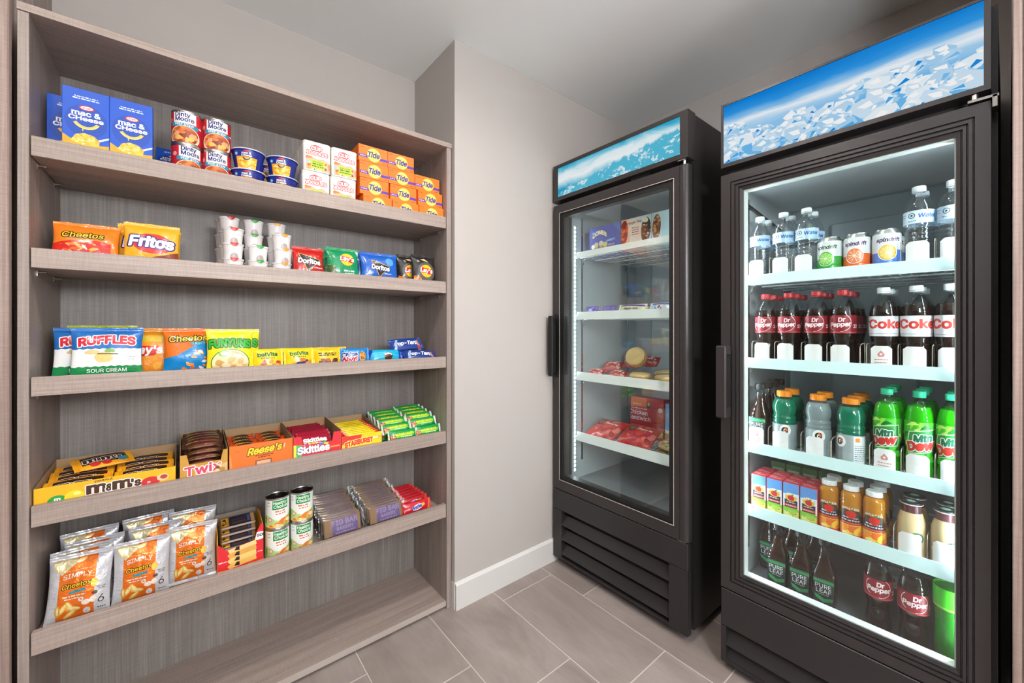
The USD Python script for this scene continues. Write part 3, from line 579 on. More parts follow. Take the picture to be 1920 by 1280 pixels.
# ---------------------------------------------------------------- first shelf: pasta boxes, stew, pasta cups, noodles, laundry boxes
WHITE, BLACK = '#f4f3ef', '#15130f'
def mac_art():
    a = Art(); W, H = 0.088, 0.182
    a.add(rect(-W, 0, W, H + 1), '#0b52c4').add(ell(0, 0.098, 0.040, 0.043), '#0a47b0')
    a.add(squiggle(0.0, 0.160, 0.044, 0.0032, 1), '#dfe6f5').add(squiggle(0.0, 0.1545, 0.050, 0.0036, 2), '#dfe6f5')
    a.add(ell(0.001, 0.1335, 0.0145, 0.0065), '#d8262c').add(ell(0.001, 0.1335, 0.0115, 0.0046), WHITE).add(text('Kraft', 0.0046, 0.001, 0.1313), '#c01f28')
    a.add(text('mac &', 0.0125, 0.0, 0.1125, fat=0.03, sx=1.08), WHITE).add(text('CHeese', 0.0105, 0.0, 0.0995, fat=0.03, sx=1.22), WHITE)
    a.add(ring_arc(0, 0.1045, 0.020, 0.0275, 208, 336), '#f3c14b').add(ring_arc(0, 0.1045, 0.0245, 0.0262, 215, 328), '#fbdf90').add(poly((-0.008, 0.080), (-0.005, 0.080), (-0.0055, 0.0715), (-0.0075, 0.0715)), '#f3c14b')
    a.add(poly((-W, 0), (-W, 0.070), (-0.044, 0.058), (-0.030, 0.048), (-0.01, 0.042), (0.02, 0.040), (0.044, 0.043), (W, 0.046), (W, 0)), '#f2a81d')
    a.add(poly((0.02, 0.054), (0.05, 0.070), (0.05, 0.065), (0.024, 0.050)), '#c9ced6')
    bowl = affinity.translate(poly((-0.029, 0.024), (-0.020, 0.042), (-0.004, 0.049), (0.014, 0.045), (0.025, 0.034), (0.024, 0.020), (-0.006, 0.016)), 0, 0.018); a.add(bowl, '#f5c648')
    return a.food(bowl, ['#fbe08a', '#f0b52f', '#f8d265', '#e3a02a'], 34, 0.0075, 5, 0.35)
K_mac = carton_kind('pasta_box', 'food box', 0.088, 0.034, 0.182, '#0b52c4', mac_art())
K_mac.put(mat4((-0.204, 1.545, BASE[0])), 'tall blue mac and cheese box, front one on the left of the pair')
K_mac.put(mat4((-0.116, 1.545, BASE[0])), 'tall blue mac and cheese box, front one next to the stew cans')
K_mac.put(mat4((-0.2445, 1.625, BASE[0])), 'blue mac and cheese box set back beside the left shelf side, half hidden')
K_mac.put(mat4((-0.030, 1.655, BASE[0]), tilt=45), 'blue mac and cheese box tipped backwards behind the stew cans')
def stew(p):
    r = 0.0362; a = Art(); R2 = np.random.default_rng(2)
    a.add(rect(-0.1, 0, 0.1, 0.1), '#c8202b').add(rect(-0.028, 0.062, 0.030, 0.1), WHITE)
    a.add(text('Dinty', 0.0115, -0.004, 0.0815, fat=0.02), '#20246e').add(text('Moore', 0.0115, 0.001, 0.068, fat=0.02), '#20246e')
    a.add(poly((-0.034, 0.0525), (-0.034, 0.0635), (0.036, 0.0595), (0.036, 0.0485)), '#1f93b4').add(text('BEEF STEW', 0.0062, 0.0, 0.0545, rot=-3), WHITE)
    a.add(ell(0.0, 0.024, 0.0415, 0.030), '#efe3c8'); b = ell(0.0, 0.026, 0.0365, 0.0265); a.add(b, '#b5562a')
    a.food(b, ['#d98a3c', '#a4452a', '#e8b85a', '#c9622d', '#7d3420', '#e6a37a', '#dd7430'], 60, 0.0085, 4)
    a.add(ell(-0.040, 0.070, 0.0065), '#e7a0a0').add(ell(0.044, 0.058, 0.006, 0.003), WHITE)
    tin_can(p, r, 0.0995, '#c8202b', a)
K_stew = Kind('stew_can', 'food can', stew)
for c, x in enumerate((0.004, 0.0785)):
    for k in range(2):
        K_stew.put(mat4((x, 1.586, BASE[0] + k * 0.1), yaw=((14, -10), (-4, -2))[c][k]), f'red and white beef stew can, {("lower", "upper")[k]} one of the {("left", "right")[c]} stack', 'beef stew cans on the top shelf')
def mac_cup(p):
    H = 0.0645
    R = lambda z: 0.036 + (0.0455 - 0.036) * np.clip(z / 0.058, 0, 1)
    obj(p, 'cup', lathe([(0, 0.002), (0.034, 0.002), (0.036, 0.0), (0.0455, 0.058), (0.0478, 0.0585), (0.0482, 0.0615), (0.0455, 0.0625)], 48), 'plastic', color=C('#202d86'), smooth=40)
    obj(p, 'lid', lathe([(0.0485, 0.0605), (0.0488, 0.063), (0.047, 0.0644), (0, 0.0644)], 48), 'plastic', color=C('#d5d9e2'), smooth=40)
    a = Art(); a.add(poly((-0.030, 0.0), (0.028, 0.0), (0.030, 0.036), (-0.030, 0.038)), '#f2a91f').food(rect(-0.028, 0.0, 0.028, 0.034), ['#f7c44b', '#e2941b', '#fbd777'], 40, 0.006, 3, 0.5)
    a.add(ring_arc(0, 0.037, 0.0075, 0.011, 190, 350), '#3a3f5a').add(ell(0.0, 0.0552, 0.008, 0.0028), '#d8262c').add(text('mac &', 0.0062, 0.0, 0.0455, fat=0.02), WHITE).add(text('CHeese', 0.0055, 0.0, 0.0385, fat=0.02), WHITE).add(ell(-0.029, 0.046, 0.0055), '#5b9be0').add(ell(-0.029, 0.046, 0.003), '#bcdcf7')
    put_art(p, 'front_print', a, around(R), 'plastic', rect(-0.09, 0.001, 0.09, 0.0575), 0.006)
K_cup = Kind('pasta_cup', 'food cup', mac_cup)
for c, x in enumerate((0.163, 0.2615)):
    for k in range(2):
        K_cup.put(mat4((x, 1.588, BASE[0] + k * 0.0655), yaw=-13), f'round blue pasta cup, {("lower", "upper")[k]} one of the {("left", "right")[c]} front stack')
K_cup.put(mat4((0.236, 1.70, BASE[0]), yaw=-8), 'blue pasta cup in the shade behind the front stacks, lower one'); K_cup.put(mat4((0.236, 1.70, BASE[0] + 0.0655), yaw=-8), 'blue pasta cup in the shade behind the front stacks, upper one')
def noodle(p):
    W, D, H = 0.0915, 0.085, 0.108; v, f = [], []
    def sect(k, z, rr): return np.array(Polygon([(-W / 2 * k, 0), (W / 2 * k, 0), (W / 2 * k, D), (-W / 2 * k, D)]).buffer(-rr).buffer(rr, 5).exterior.coords)[:-1], z
    sec = [sect(0.97, 0.0, 0.012), sect(0.98, 0.004, 0.012), sect(1.0, H - 0.012, 0.012), sect(1.0, H - 0.0105, 0.012)]; n = min(len(q[0]) for q in sec)
    for q, z in sec: v.append(np.c_[q[:n], np.full(n, z)])
    F = [[i * n + j, i * n + (j + 1) % n, (i + 1) * n + (j + 1) % n, (i + 1) * n + j] for i in range(len(sec) - 1) for j in range(n)]
    t = trimesh.Trimesh(np.vstack(v), np.vstack([np.array(F)[:, [0, 1, 2]], np.array(F)[:, [0, 2, 3]]]), process=False); t.fix_normals()
    obj(p, 'cup', (t.vertices, t.faces), 'paper', color=C('#f2ece4'), smooth=40)
    o = Polygon([(-W / 2 - 0.0008, -0.0008), (W / 2 + 0.0008, -0.0008), (W / 2 + 0.0008, D + 0.0008), (-W / 2 - 0.0008, D + 0.0008)]).buffer(-0.013).buffer(0.013, 5)
    obj(p, 'lid', MB().add(*prism(o, 'z', H - 0.0115, H - 0.006)).add(*prism(o.buffer(-0.002), 'z', H - 0.006, H - 0.0035)), 'paper', color=C('#e9e0d4'))
    a = Art(); red = '#cf4a48'
    a.add(ell(-0.004, 0.0895, 0.0095, 0.0035), red).add(squiggle(-0.004, 0.0885, 0.012, 0.002, 4), WHITE)
    a.outlined(text('CUP', 0.0125, -0.003, 0.0735, fat=0.05, sx=1.0, arc=0.05), '#fbf3ee', red, 0.0021).outlined(text('NOODLES', 0.0115, -0.003, 0.058, fat=0.03, sx=0.98), '#fbf3ee', red, 0.0019)
    a.add(poly((-0.05, 0.044), (-0.034, 0.052), (-0.015, 0.049), (0.0, 0.043), (0.02, 0.0475), (0.05, 0.030), (0.05, 0), (-0.05, 0)), '#f2b190').add(poly((-0.05, 0.044), (-0.034, 0.052), (-0.015, 0.049), (-0.02, 0.044), (-0.05, 0.038)), '#e77f3a').add(poly((0.034, 0.03), (0.05, 0.042), (0.05, 0.005), (0.036, 0.012)), '#e88c4c')
    a.food(poly((-0.035, 0.005), (0.03, 0.005), (0.033, 0.034), (-0.03, 0.036)), ['#c8693a', '#f6d9b5', '#e99a5c', '#8f4a2a'], 26, 0.006, 8)
    a.add(rect(-0.022, 0.010, 0.024, 0.039), '#b8cf2b').add(text('VERY VEGGIE', 0.0045, 0.001, 0.031, sx=0.9), '#3d6a1c').add(squiggle(0.001, 0.024, 0.034, 0.0045, 2), '#3d6a1c').add(squiggle(0.001, 0.016, 0.038, 0.0045, 3), '#3d6a1c').add(ell(-0.034, 0.031, 0.0065, 0.0048), '#8cc6dc')
    put_art(p, 'front_print', a, face(-0.0005), 'paper', rect(-W / 2 + 0.008, 0.004, W / 2 - 0.004, H - 0.013), None)
K_noodle = Kind('noodle_cup', 'food cup', noodle)
for c, x in enumerate((0.3655, 0.4595)):
    for k in range(2):
        K_noodle.put(mat4((x - 0.003 * (1 - k), 1.548, BASE[0] + k * 0.1055)), f'square white instant noodle cup, {("lower", "upper")[k]} one of the {("left", "right")[c]} front stack')
for k in range(2): K_noodle.put(mat4((0.3695, 1.650, BASE[0] + k * 0.1055 - 0), yaw=3), f'square white noodle cup in the back row, {("lower", "upper")[k]} one')
def tide_art():
    a = Art(); W, H = 0.1125, 0.0625
    a.add(rect(-W, 0, W, H), '#ff7a1c').add(poly((-W, 0.0165), (W, 0.0135), (W, 0.0235), (-W, 0.0265)), '#5a35a8').add(squiggle(-0.040, 0.019, 0.022, 0.0042, 3), '#d9c8ef').add(squiggle(-0.044, 0.052, 0.018, 0.0025, 7), '#7a3410').add(squiggle(0.042, 0.006, 0.016, 0.0022, 5), '#7a3410')
    return a.add(ell(0.002, 0.030, 0.0265), '#ffc42a').add(ell(0.002, 0.030, 0.0225), '#ffe9a8').add(ell(0.002, 0.030, 0.0195), '#ffd34a').add(text('Tide', 0.0195, 0.002, 0.021, fat=0.03, shear=0.18, sx=0.85), '#2b2f9e')
K_tide = carton_kind('detergent_box', 'box', 0.1125, 0.085, 0.0625, '#ff7a1c', tide_art(), bev=0.0008)
tide = [(0, 0, 0.582, 1.543), (0, 1, 0.5715, 1.550), (0, 2, 0.570, 1.550), (0, 3, 0.5672, 1.552), (1, 0, 0.6975, 1.543), (1, 1, 0.6905, 1.550), (1, 2, 0.6835, 1.550), (1, 3, 0.6805, 1.552), (2, 0, 0.8085, 1.533), (2, 1, 0.8075, 1.543), (2, 2, 0.7975, 1.550)]
for c, k, x, y in tide:
    K_tide.put(mat4((x, y, BASE[0] + k * 0.0632)), f'orange detergent box in the {("left", "middle", "right")[c]} stack, {("bottom", "second", "third", "fourth")[k]} from below', 'detergent boxes on the top shelf')
for k in range(4): K_tide.put(mat4((0.5605, 1.640, BASE[0] + k * 0.0632)), f'orange detergent box in the stack behind the left one, {("bottom", "second", "third", "topmost")[k]} of it', 'detergent boxes on the top shelf')

# ---------------------------------------------------------------- second shelf: small chip bags and white snack cups
def cheetos_word(a, x, y, h, rot=0): return a.outlined(text('Cheetos', h, x, y, fat=0.0, shear=0.15, rot=rot), '#f7c81e', BLACK, h * 0.13)
def crunchy():
    a = Art(); W = 0.128; cheetos_word(a, -0.006, 0.067, 0.0155, 0)
    red = poly((-0.07, 0), (-0.07, 0.047), (-0.03, 0.056), (0.02, 0.059), (0.045, 0.056), (0.045, 0)); a.add(red, '#d3261d').food(poly((-0.045, 0.0), (-0.05, 0.045), (0.0, 0.055), (0.03, 0.045), (0.03, 0)), ['#f08b2c', '#e9601f', '#f3e3d0', '#b81c18', '#f6b25b'], 40, 0.009, 6, 0.35)
    return a.add(rect(0.032, 0.0, 0.05, 0.055), '#d3261d')
K_crunchy = bag_kind('orange_chip_bag', 'bag of chips', Pillow(0.130, 0.118, 0.036, seed=1), '#f4801f', crunchy())
K_crunchy.put(mat4((-0.208, 1.563, BASE[1]), tilt=20), 'orange and red cheese snack bag lying back, front one on the second shelf')
K_crunchy.put(mat4((-0.206, 1.612, BASE[1]), tilt=16), 'orange cheese snack bag standing behind the front one, only its top showing')
def fritos():
    a = Art(); a.add(poly((-0.03, 0), (-0.02, 0.02), (0.03, 0.035), (0.07, 0.05), (0.07, 0)), '#8a3b22').food(poly((-0.06, 0.0), (-0.055, 0.02), (0.02, 0.016), (0.02, 0)), ['#e7b36a', '#c98a3c', '#f1cf97'], 18, 0.008, 4)
    a.add(ell(0.002, 0.066, 0.047, 0.030, -4), '#d92c23').outlined(text('Fritos', 0.030, -0.001, 0.055, fat=0.05, shear=0.1, sx=0.95, rot=-3), WHITE, '#2f2a7c', 0.0030)
    return a.add(text('CHILI CHEESE', 0.007, 0.022, 0.014, rot=10), WHITE)
K_fritos = bag_kind('yellow_corn_chip_bag', 'bag of chips', Pillow(0.124, 0.132, 0.036, seed=2), '#f3b02a', fritos())
K_fritos.put(mat4((-0.074, 1.562, BASE[1]), tilt=12), 'yellow corn chip bag with red oval, front one'); K_fritos.put(mat4((-0.090, 1.606, BASE[1]), tilt=10), 'yellow corn chip bag peeking out behind the front yellow one'); K_fritos.put(mat4((-0.072, 1.65, BASE[1]), tilt=8), 'rearmost yellow corn chip bag, hidden but for its top edge')
def snack_cup(tab):
    def go(p):
        obj(p, 'cup', lathe(smooth_prof([(0, 0.0015), (0.0235, 0.0015), (0.0245, 0.0), (0.0265, 0.025), (0.0285, 0.042)], 3) .tolist() + [(0.0300, 0.0425), (0.0303, 0.0445), (0.0298, 0.0465), (0.028, 0.047)], 40), 'plastic', color=C('#ece8e6'), smooth=40)
        obj(p, 'lid', lathe([(0.0303, 0.0462), (0.0306, 0.0472), (0.0298, 0.0478), (0, 0.0478)], 40), 'plastic', color=C('#f1eeeb'), smooth=40)
        a = Art(); a.add(poly(*[(0.0115 * math.cos(t), 0.0006 + 0.0165 * math.sin(t)) for t in np.linspace(0, math.pi, 14)]), '#b3a29f')
        put_art(p, 'arch_print', a, around(lambda z: 0.0246 + 0.0018 * np.clip(z / 0.025, 0, 1)), 'plastic', None, 0.005)  # flat grey arch drawn at the notch in the cup base
        th = np.linspace(-0.36, 0.36, 9); V = []
        for q, (rr, z0) in enumerate(((0.0304, 0.0485), (0.0318, 0.0465), (0.0316, 0.0385))):
            for t in th:
                d = (1 - (t / 0.37) ** 2); V.append(((rr) * math.sin(t), -rr * math.cos(t), z0 if q < 2 else 0.0465 - 0.0085 * d))
        V = np.array(V); n = 9; F = [[q * n + i, q * n + i + 1, (q + 1) * n + i + 1, (q + 1) * n + i] for q in range(2) for i in range(n - 1)]
        obj(p, 'pull_tab', (V, np.array(F)), 'plastic', color=C(tab), label='coloured pull tab')
    return go
tabs = (('red', '#d2382c', 0.121), ('green', '#2fa53a', 0.1905), ('orange', '#e89a25', 0.2605))
for c, (cn, tc, x) in enumerate(tabs):
    K = Kind('snack_cup', 'snack cup', snack_cup(tc))
    for k in range((3, 2, 3)[c]): K.put(mat4((x + 0.003 * (k % 2) * (c == 2), 1.590, BASE[1] + k * 0.0484), yaw=4 + 3 * c), f'white snack cup with {cn} pull tab in the front stack, {("bottom", "second", "third")[k]} from below')
    for k in range(4): K.put(mat4((x - 0.006, 1.655, BASE[1] + k * 0.0484), yaw=8 - 5 * c), f'white snack cup with {cn} pull tab in the second row, {("bottom", "second", "third", "topmost")[k]} of its stack')
    if c == 0:
        for k in range(4): K.put(mat4((x - 0.012, 1.722, BASE[1] + k * 0.0484), yaw=2), f'white snack cup with red pull tab in the shaded third row, {("bottom", "second", "third", "topmost")[k]} of its stack')
def dorito(bg, chips, seed):
    def go():
        a = Art(); W = 0.15; tri = poly((-0.035, 0.088), (0.036, 0.066), (-0.005, 0.026)); a.add(tri.buffer(0.002), '#e8b04a').add(tri, '#1d1616').add(poly((-0.012, 0.062), (0.01, 0.056), (-0.002, 0.043)), bg)
        a.outlined(text('Doritos', 0.0165, -0.001, 0.052, fat=0.05, rot=-5), WHITE, BLACK, 0.0018)
        a.food(poly((-0.05, 0.0), (-0.04, 0.022), (0.045, 0.02), (0.05, 0.0)), chips, 12, 0.012, seed, 0.7); return a.add(squiggle(0.03, 0.036, 0.03, 0.004, 3), '#e7e2da')
    return go()
K_dor = bag_kind('red_tortilla_chip_bag', 'bag of chips', Pillow(0.104, 0.118, 0.036, seed=3), '#c0241f', dorito('#c0241f', ['#f0a64a', '#f6d9b0', '#df7c26'], 3))
K_dor.put(mat4((0.3445, 1.570, BASE[1]), tilt=12), 'red tortilla chip bag with black triangle, beside the white snack cups')
def lays(x, y, r): 
    def put(a): return a.add(ell(x, y, r, r * 0.95), '#f6c51c').add(poly((x - r * 1.05, y - r * 0.28), (x + r * 1.0, y - r * 0.5), (x + r * 1.05, y + r * 0.3), (x - r * 1.0, y + r * 0.55)), '#d5281f').add(text("Lay's", r * 0.62, x, y - r * 0.22, fat=0.03, shear=0.15, rot=-4), WHITE)
    return put
def green_lays():
    a = Art(); a.food(poly((-0.06, 0), (-0.06, 0.06), (-0.035, 0.055), (-0.02, 0.0)), ['#ecd9a0', '#d9bf7c', '#3c5a2a'], 12, 0.016, 2, 1.4); lays(0.012, 0.080, 0.0255)(a)
    a.add(poly((0.04, 0.125), (0.06, 0.125), (0.06, 0.095)), '#e9ecd9').add(squiggle(0.018, 0.034, 0.04, 0.006, 2), WHITE).add(squiggle(0.020, 0.024, 0.034, 0.006, 4), WHITE); return a
K_gl = bag_kind('green_potato_chip_bag', 'bag of chips', Pillow(0.116, 0.128, 0.036, seed=4), '#13905a', green_lays())
K_gl.put(mat4((0.461, 1.566, BASE[1]), tilt=10), 'green potato chip bag with round yellow emblem, front one'); K_gl.put(mat4((0.447, 1.614, BASE[1]), tilt=10, yaw=-4), 'green potato chip bag, second one back'); K_gl.put(mat4((0.436, 1.662, BASE[1]), tilt=8, yaw=3), 'green potato chip bag, rearmost of three')
K_db = bag_kind('blue_tortilla_chip_bag', 'bag of chips', Pillow(0.150, 0.126, 0.036, seed=5), '#1f5fbd', dorito('#1f5fbd', ['#f3b73f', '#f7cf6d', '#e59a28'], 4).add(ell(0.04, 0.088, 0.017), '#5aa0e0'))
K_db.put(mat4((0.600, 1.568, BASE[1]), tilt=10), 'blue tortilla chip bag with black triangle, front one'); K_db.put(mat4((0.590, 1.618, BASE[1]), tilt=8), 'blue tortilla chip bag tucked behind the front blue one')
def black_lays():
    a = Art(); a.add(ell(0.006, 0.064, 0.041), '#5d5753'); lays(0.006, 0.066, 0.029)(a); a.food(poly((-0.055, 0), (-0.05, 0.045), (-0.028, 0.04), (-0.005, 0.018), (-0.005, 0.0)), ['#f08a33', '#f5a55a', '#d86a1c'], 14, 0.014, 5); return a.add(squiggle(0.015, 0.022, 0.034, 0.005, 3), WHITE).add(poly((-0.02, 0.115), (0.02, 0.105), (0.0, 0.122)), '#d9b58a')
K_bl = bag_kind('black_potato_chip_bag', 'bag of chips', Pillow(0.112, 0.138, 0.036, seed=6), '#262322', black_lays())
K_bl.put(mat4((0.793, 1.566, BASE[1]), tilt=8), 'black potato chip bag with round yellow emblem, front one'); K_bl.put(mat4((0.745, 1.610, BASE[1]), tilt=6, yaw=-5), 'black potato chip bag, second one back'); K_bl.put(mat4((0.742, 1.656, BASE[1]), tilt=4, yaw=4), 'black potato chip bag, rearmost of three')

# ---------------------------------------------------------------- third shelf: larger bags and small snack packs
def ruffles():
    a = Art(); W, H = 0.142, 0.145
    zig = [(-0.08 + i * 0.008, 0.082 + 0.0022 * (i % 2)) for i in range(21)]; a.add(poly(*zig, (0.08, 0), (-0.08, 0)), '#f1f1ee')
    zig2 = [(-0.08 + i * 0.008, 0.034 + 0.0025 * (i % 2)) for i in range(21)]; a.add(poly(*zig2, (0.08, 0), (-0.08, 0)), '#1b8a4a')
    a.outlined(text('RUFFLES', 0.0215, 0.0, 0.092, fat=0.06, sx=0.92, arc=0.10, rot=1), '#cf2538', WHITE, 0.0026)
    rng = np.random.default_rng(3); a.add(blob(-0.006, 0.060, 0.021, 0.0155, rng, 12, 0.1), '#e3c77a').add(blob(-0.030, 0.074, 0.016, 0.007, rng, 10, 0.15), '#ddc48a').add(poly((-0.02, 0.068), (0.024, 0.066), (0.022, 0.069), (-0.02, 0.071)), '#5a4a2a').add(blob(0.006, 0.077, 0.012, 0.006, rng, 8, 0.2), '#7fae55')
    return a.add(squiggle(0.045, 0.058, 0.026, 0.003, 2), '#a7a9ad').add(squiggle(0.045, 0.051, 0.022, 0.003, 6), '#a7a9ad').add(text('SOUR CREAM', 0.009, 0.0, 0.020), WHITE)
K_ruf = bag_kind('blue_ridged_chip_bag', 'bag of chips', Pillow(0.145, 0.145, 0.036, seed=7), '#1f6bb5', ruffles())
K_ruf.put(mat4((-0.166, 1.562, BASE[2]), tilt=11), 'blue, white and green ridged chip bag, front one of two'); K_ruf.put(mat4((-0.206, 1.612, BASE[2]), tilt=10), 'blue, white and green ridged chip bag, left one half covered by the front one')
K_lime = bag_kind('lime_chip_bag', 'bag of chips', Pillow(0.150, 0.150, 0.040, seed=8), '#b7c21f', Art().add(rect(-0.06, 0.04, 0.06, 0.10), '#8fa81a'))
K_lime.put(mat4((-0.190, 1.704, BASE[2]), tilt=5), 'lime green chip bag behind the blue ridged bags, only the top edge showing')
def orange_lays():
    a = Art(); a.add(poly((-0.07, 0.12), (0.06, 0.118), (0.06, 0.098), (-0.07, 0.10)), '#e0b92a').add(poly((-0.06, 0.054), (-0.06, 0.088), (0.004, 0.086), (0.008, 0.074), (-0.006, 0.058)), '#d5281f').add(text("Lay's", 0.022, -0.024, 0.064, fat=0.03, shear=0.15), WHITE)
    a.add(ell(0.034, 0.100, 0.020, 0.016), '#c9ccd4').add(ell(0.034, 0.100, 0.007, 0.006), '#eef0f2'); return a.food(poly((-0.05, 0.012), (0.03, 0.012), (0.03, 0.05), (-0.05, 0.05)), ['#f9b04a', '#ee8f1f'], 10, 0.012, 5)
K_ol = bag_kind('orange_potato_chip_bag', 'bag of chips', Pillow(0.128, 0.142, 0.036, seed=9), '#f29a24', orange_lays())
K_ol.put(mat4((-0.066, 1.634, BASE[2]), tilt=9), 'light orange potato chip bag, partly behind the front ridged chip bag'); K_ol.put(mat4((-0.040, 1.722, BASE[2]), tilt=6), 'light orange potato chip bag, second one back')
def paws():
    a = Art(); a.add(poly((-0.08, 0), (-0.08, 0.045), (-0.03, 0.055), (0.02, 0.088), (0.08, 0.10), (0.08, 0)), '#1184c7')
    a.food(poly((-0.02, 0.01), (0.05, 0.01), (0.05, 0.075), (0.005, 0.068)), ['#f08a2a', '#f3e6d6', '#e46c1c', '#f6b46a'], 26, 0.0075, 7, 0.45); cheetos_word(a, 0.0, 0.100, 0.018, 3); return a.outlined(text('PAWS', 0.009, 0.025, 0.088, fat=0.04, rot=6), '#56c0d8', '#13384a', 0.001)
K_paw = bag_kind('orange_blue_snack_bag', 'bag of chips', Pillow(0.122, 0.142, 0.036, seed=10), '#e2701d', paws())
K_paw.put(mat4((0.009, 1.596, BASE[2]), tilt=10), 'orange and blue puffed snack bag, front one next to the yellow bag'); K_paw.put(mat4((0.006, 1.678, BASE[2]), tilt=5), 'orange and blue puffed snack bag, second one back')
def funyuns():
    a = Art(); a.outlined(text('FUNYUNS', 0.024, 0.0, 0.078, fat=0.06, sx=0.72, arc=0.06), '#3fae3a', '#145a28', 0.0022); o = ell(0.0, 0.032, 0.052, 0.042); a.add(o, '#2d7a3a').add(ell(0, 0.032, 0.0495, 0.0395), '#f5e3a9')
    a.food(ell(0, 0.030, 0.047, 0.036), ['#e3bd80', '#f3dfbb', '#d5a560', '#eecfa0'], 26, 0.011, 6, 0.75); a.add(ell(-0.018, 0.060, 0.015, 0.011), '#8fc04f').add(ell(-0.018, 0.060, 0.010, 0.007), '#dff0b5'); return a
K_fun = bag_kind('yellow_onion_ring_bag', 'bag of chips', Pillow(0.124, 0.140, 0.036, seed=11), '#f5df1f', funyuns())
K_fun.put(mat4((0.112, 1.556, BASE[2]), tilt=10), 'bright yellow onion snack bag, front one with the green script'); K_fun.put(mat4((0.136, 1.602, BASE[2]), tilt=9), 'bright yellow onion snack bag just behind the front one')
def belvita(x, seed):
    a = Art(); a.add(text('belVita', 0.0125, 0.0, 0.046, fat=0.03, rot=2, sx=1.05), '#1d6a3a').add(squiggle(0.0, 0.038, 0.04, 0.004, 3), '#5a7a2a'); return a.food(poly((-0.03, 0.008), (0.042, 0.008), (0.042, 0.030), (-0.01, 0.036)), ['#d98f3a', '#c8742a', '#e8b868', x], 18, 0.009, seed)
K_bv = bag_kind('yellow_biscuit_pack', 'biscuit pack', Pillow(0.094, 0.074, 0.032, seal=0.007, seed=12, pinch=0.02, sides=True), '#f6cf1c', belvita('#c03a3a', 2), names=('wrapper', 'right_seal', 'left_seal'))
K_bv2 = bag_kind('yellow_biscuit_pack', 'biscuit pack', Pillow(0.094, 0.074, 0.032, seal=0.007, seed=13, pinch=0.02, sides=True), '#f6cf1c', belvita('#3a3a6a', 4), names=('wrapper', 'right_seal', 'left_seal'))
K_bv.put(mat4((0.214, 1.556, BASE[2]), tilt=14), 'small yellow biscuit pack with red fruit, right beside the onion snack bag'); K_bv2.put(mat4((0.309, 1.556, BASE[2]), tilt=14), 'small yellow biscuit pack with dark berries, second from the onion snack bag')
def honey():
    a = Art(); a.add(squiggle(0.0, 0.047, 0.062, 0.0045, 2), '#4a3a14').add(squiggle(0.0, 0.040, 0.056, 0.0045, 5), '#4a3a14'); return a.food(rect(-0.03, 0.006, 0.035, 0.030), ['#7a3a1c', '#a8592a', '#5c2a14'], 14, 0.010, 3)
K_hm = bag_kind('yellow_cookie_pack', 'cookie pack', Pillow(0.096, 0.066, 0.034, seal=0.006, seed=14, pinch=0.02, sides=True), '#f2c51a', honey(), names=('wrapper', 'right_seal', 'left_seal'))
K_hm.put(mat4((0.402, 1.560, BASE[2]), tilt=10), 'yellow cookie pack with brown cookies, left of the blue cookie pack')
for x, w in ((0.255, 'left'), (0.345, 'middle'), (0.44, 'right')): K_hm.put(mat4((x, 1.62, BASE[2] + 0.004), tilt=6), f'yellow cookie pack in the back row, {w} one')
def ahoy():
    a = Art(); a.outlined(text('Chips', 0.015, -0.022, 0.034, fat=0.06, shear=0.1, rot=3), '#243a8f', WHITE, 0.002).outlined(text('Ahoy!', 0.014, -0.022, 0.019, fat=0.06, shear=0.1, rot=3), '#c3263a', WHITE, 0.002); rng = np.random.default_rng(1)
    a.add(blob(0.024, 0.033, 0.013, 0.021, rng, 12, 0.08), '#dc9a4c')
    for q in range(9): a.add(ell(0.024 + rng.uniform(-0.009, 0.009), 0.033 + rng.uniform(-0.016, 0.016), 0.0022), '#6b3a1c')
    return a
K_ahoy = bag_kind('blue_cookie_pack', 'cookie pack', Pillow(0.106, 0.066, 0.034, seal=0.006, seed=15, pinch=0.02, sides=True), '#1d86d0', ahoy(), names=('wrapper', 'right_seal', 'left_seal'))
K_ahoy.put(mat4((0.500, 1.556, BASE[2]), tilt=8), 'blue chocolate chip cookie pack standing between the yellow packs and the bright blue pack')
def oreo(): return Art().add(poly((-0.07, 0), (-0.05, 0.05), (0.06, 0.05), (0.05, 0)), '#24b5e0').add(ell(0.006, 0.018, 0.017), '#3a2a22').add(ell(0.006, 0.022, 0.015, 0.010), '#f2efe6').add(ell(0.006, 0.014, 0.0155, 0.010), '#4a3226')
K_oreo = bag_kind('bright_blue_cookie_pack', 'cookie pack', Pillow(0.150, 0.056, 0.044, seal=0.010, seed=16, pinch=0.02, sides=True), '#1746a8', oreo(), names=('wrapper', 'right_seal', 'left_seal'))
K_oreo.put(mat4((0.634, 1.592, BASE[2] + 0.002), tilt=30), 'bright blue sandwich cookie pack lying low at the shelf front'); K_oreo.put(mat4((0.60, 1.64, BASE[2]), tilt=60), 'bright blue sandwich cookie pack lying flat behind the front one')
def jolly(): return Art().add(text('Pop-Tarts', 0.016, 0.0, 0.02, fat=0.05, shear=0.2), WHITE).add(poly((0.045, 0), (0.055, 0.05), (0.075, 0.05), (0.07, 0)), '#b5433a').food(rect(0.045, 0.005, 0.075, 0.05), ['#d8a08a', '#5ba3d8', '#a33a2f'], 10, 0.008, 2).add(poly((-0.06, 0), (-0.045, 0.05), (-0.035, 0.05), (-0.05, 0)), '#9fb8dd')
K_pop = bag_kind('dark_blue_pastry_pack', 'pastry pack', Pillow(0.150, 0.058, 0.026, seal=0.012, seed=17, pinch=0.02, sides=True), '#26418f', jolly(), names=('wrapper', 'right_seal', 'left_seal'))
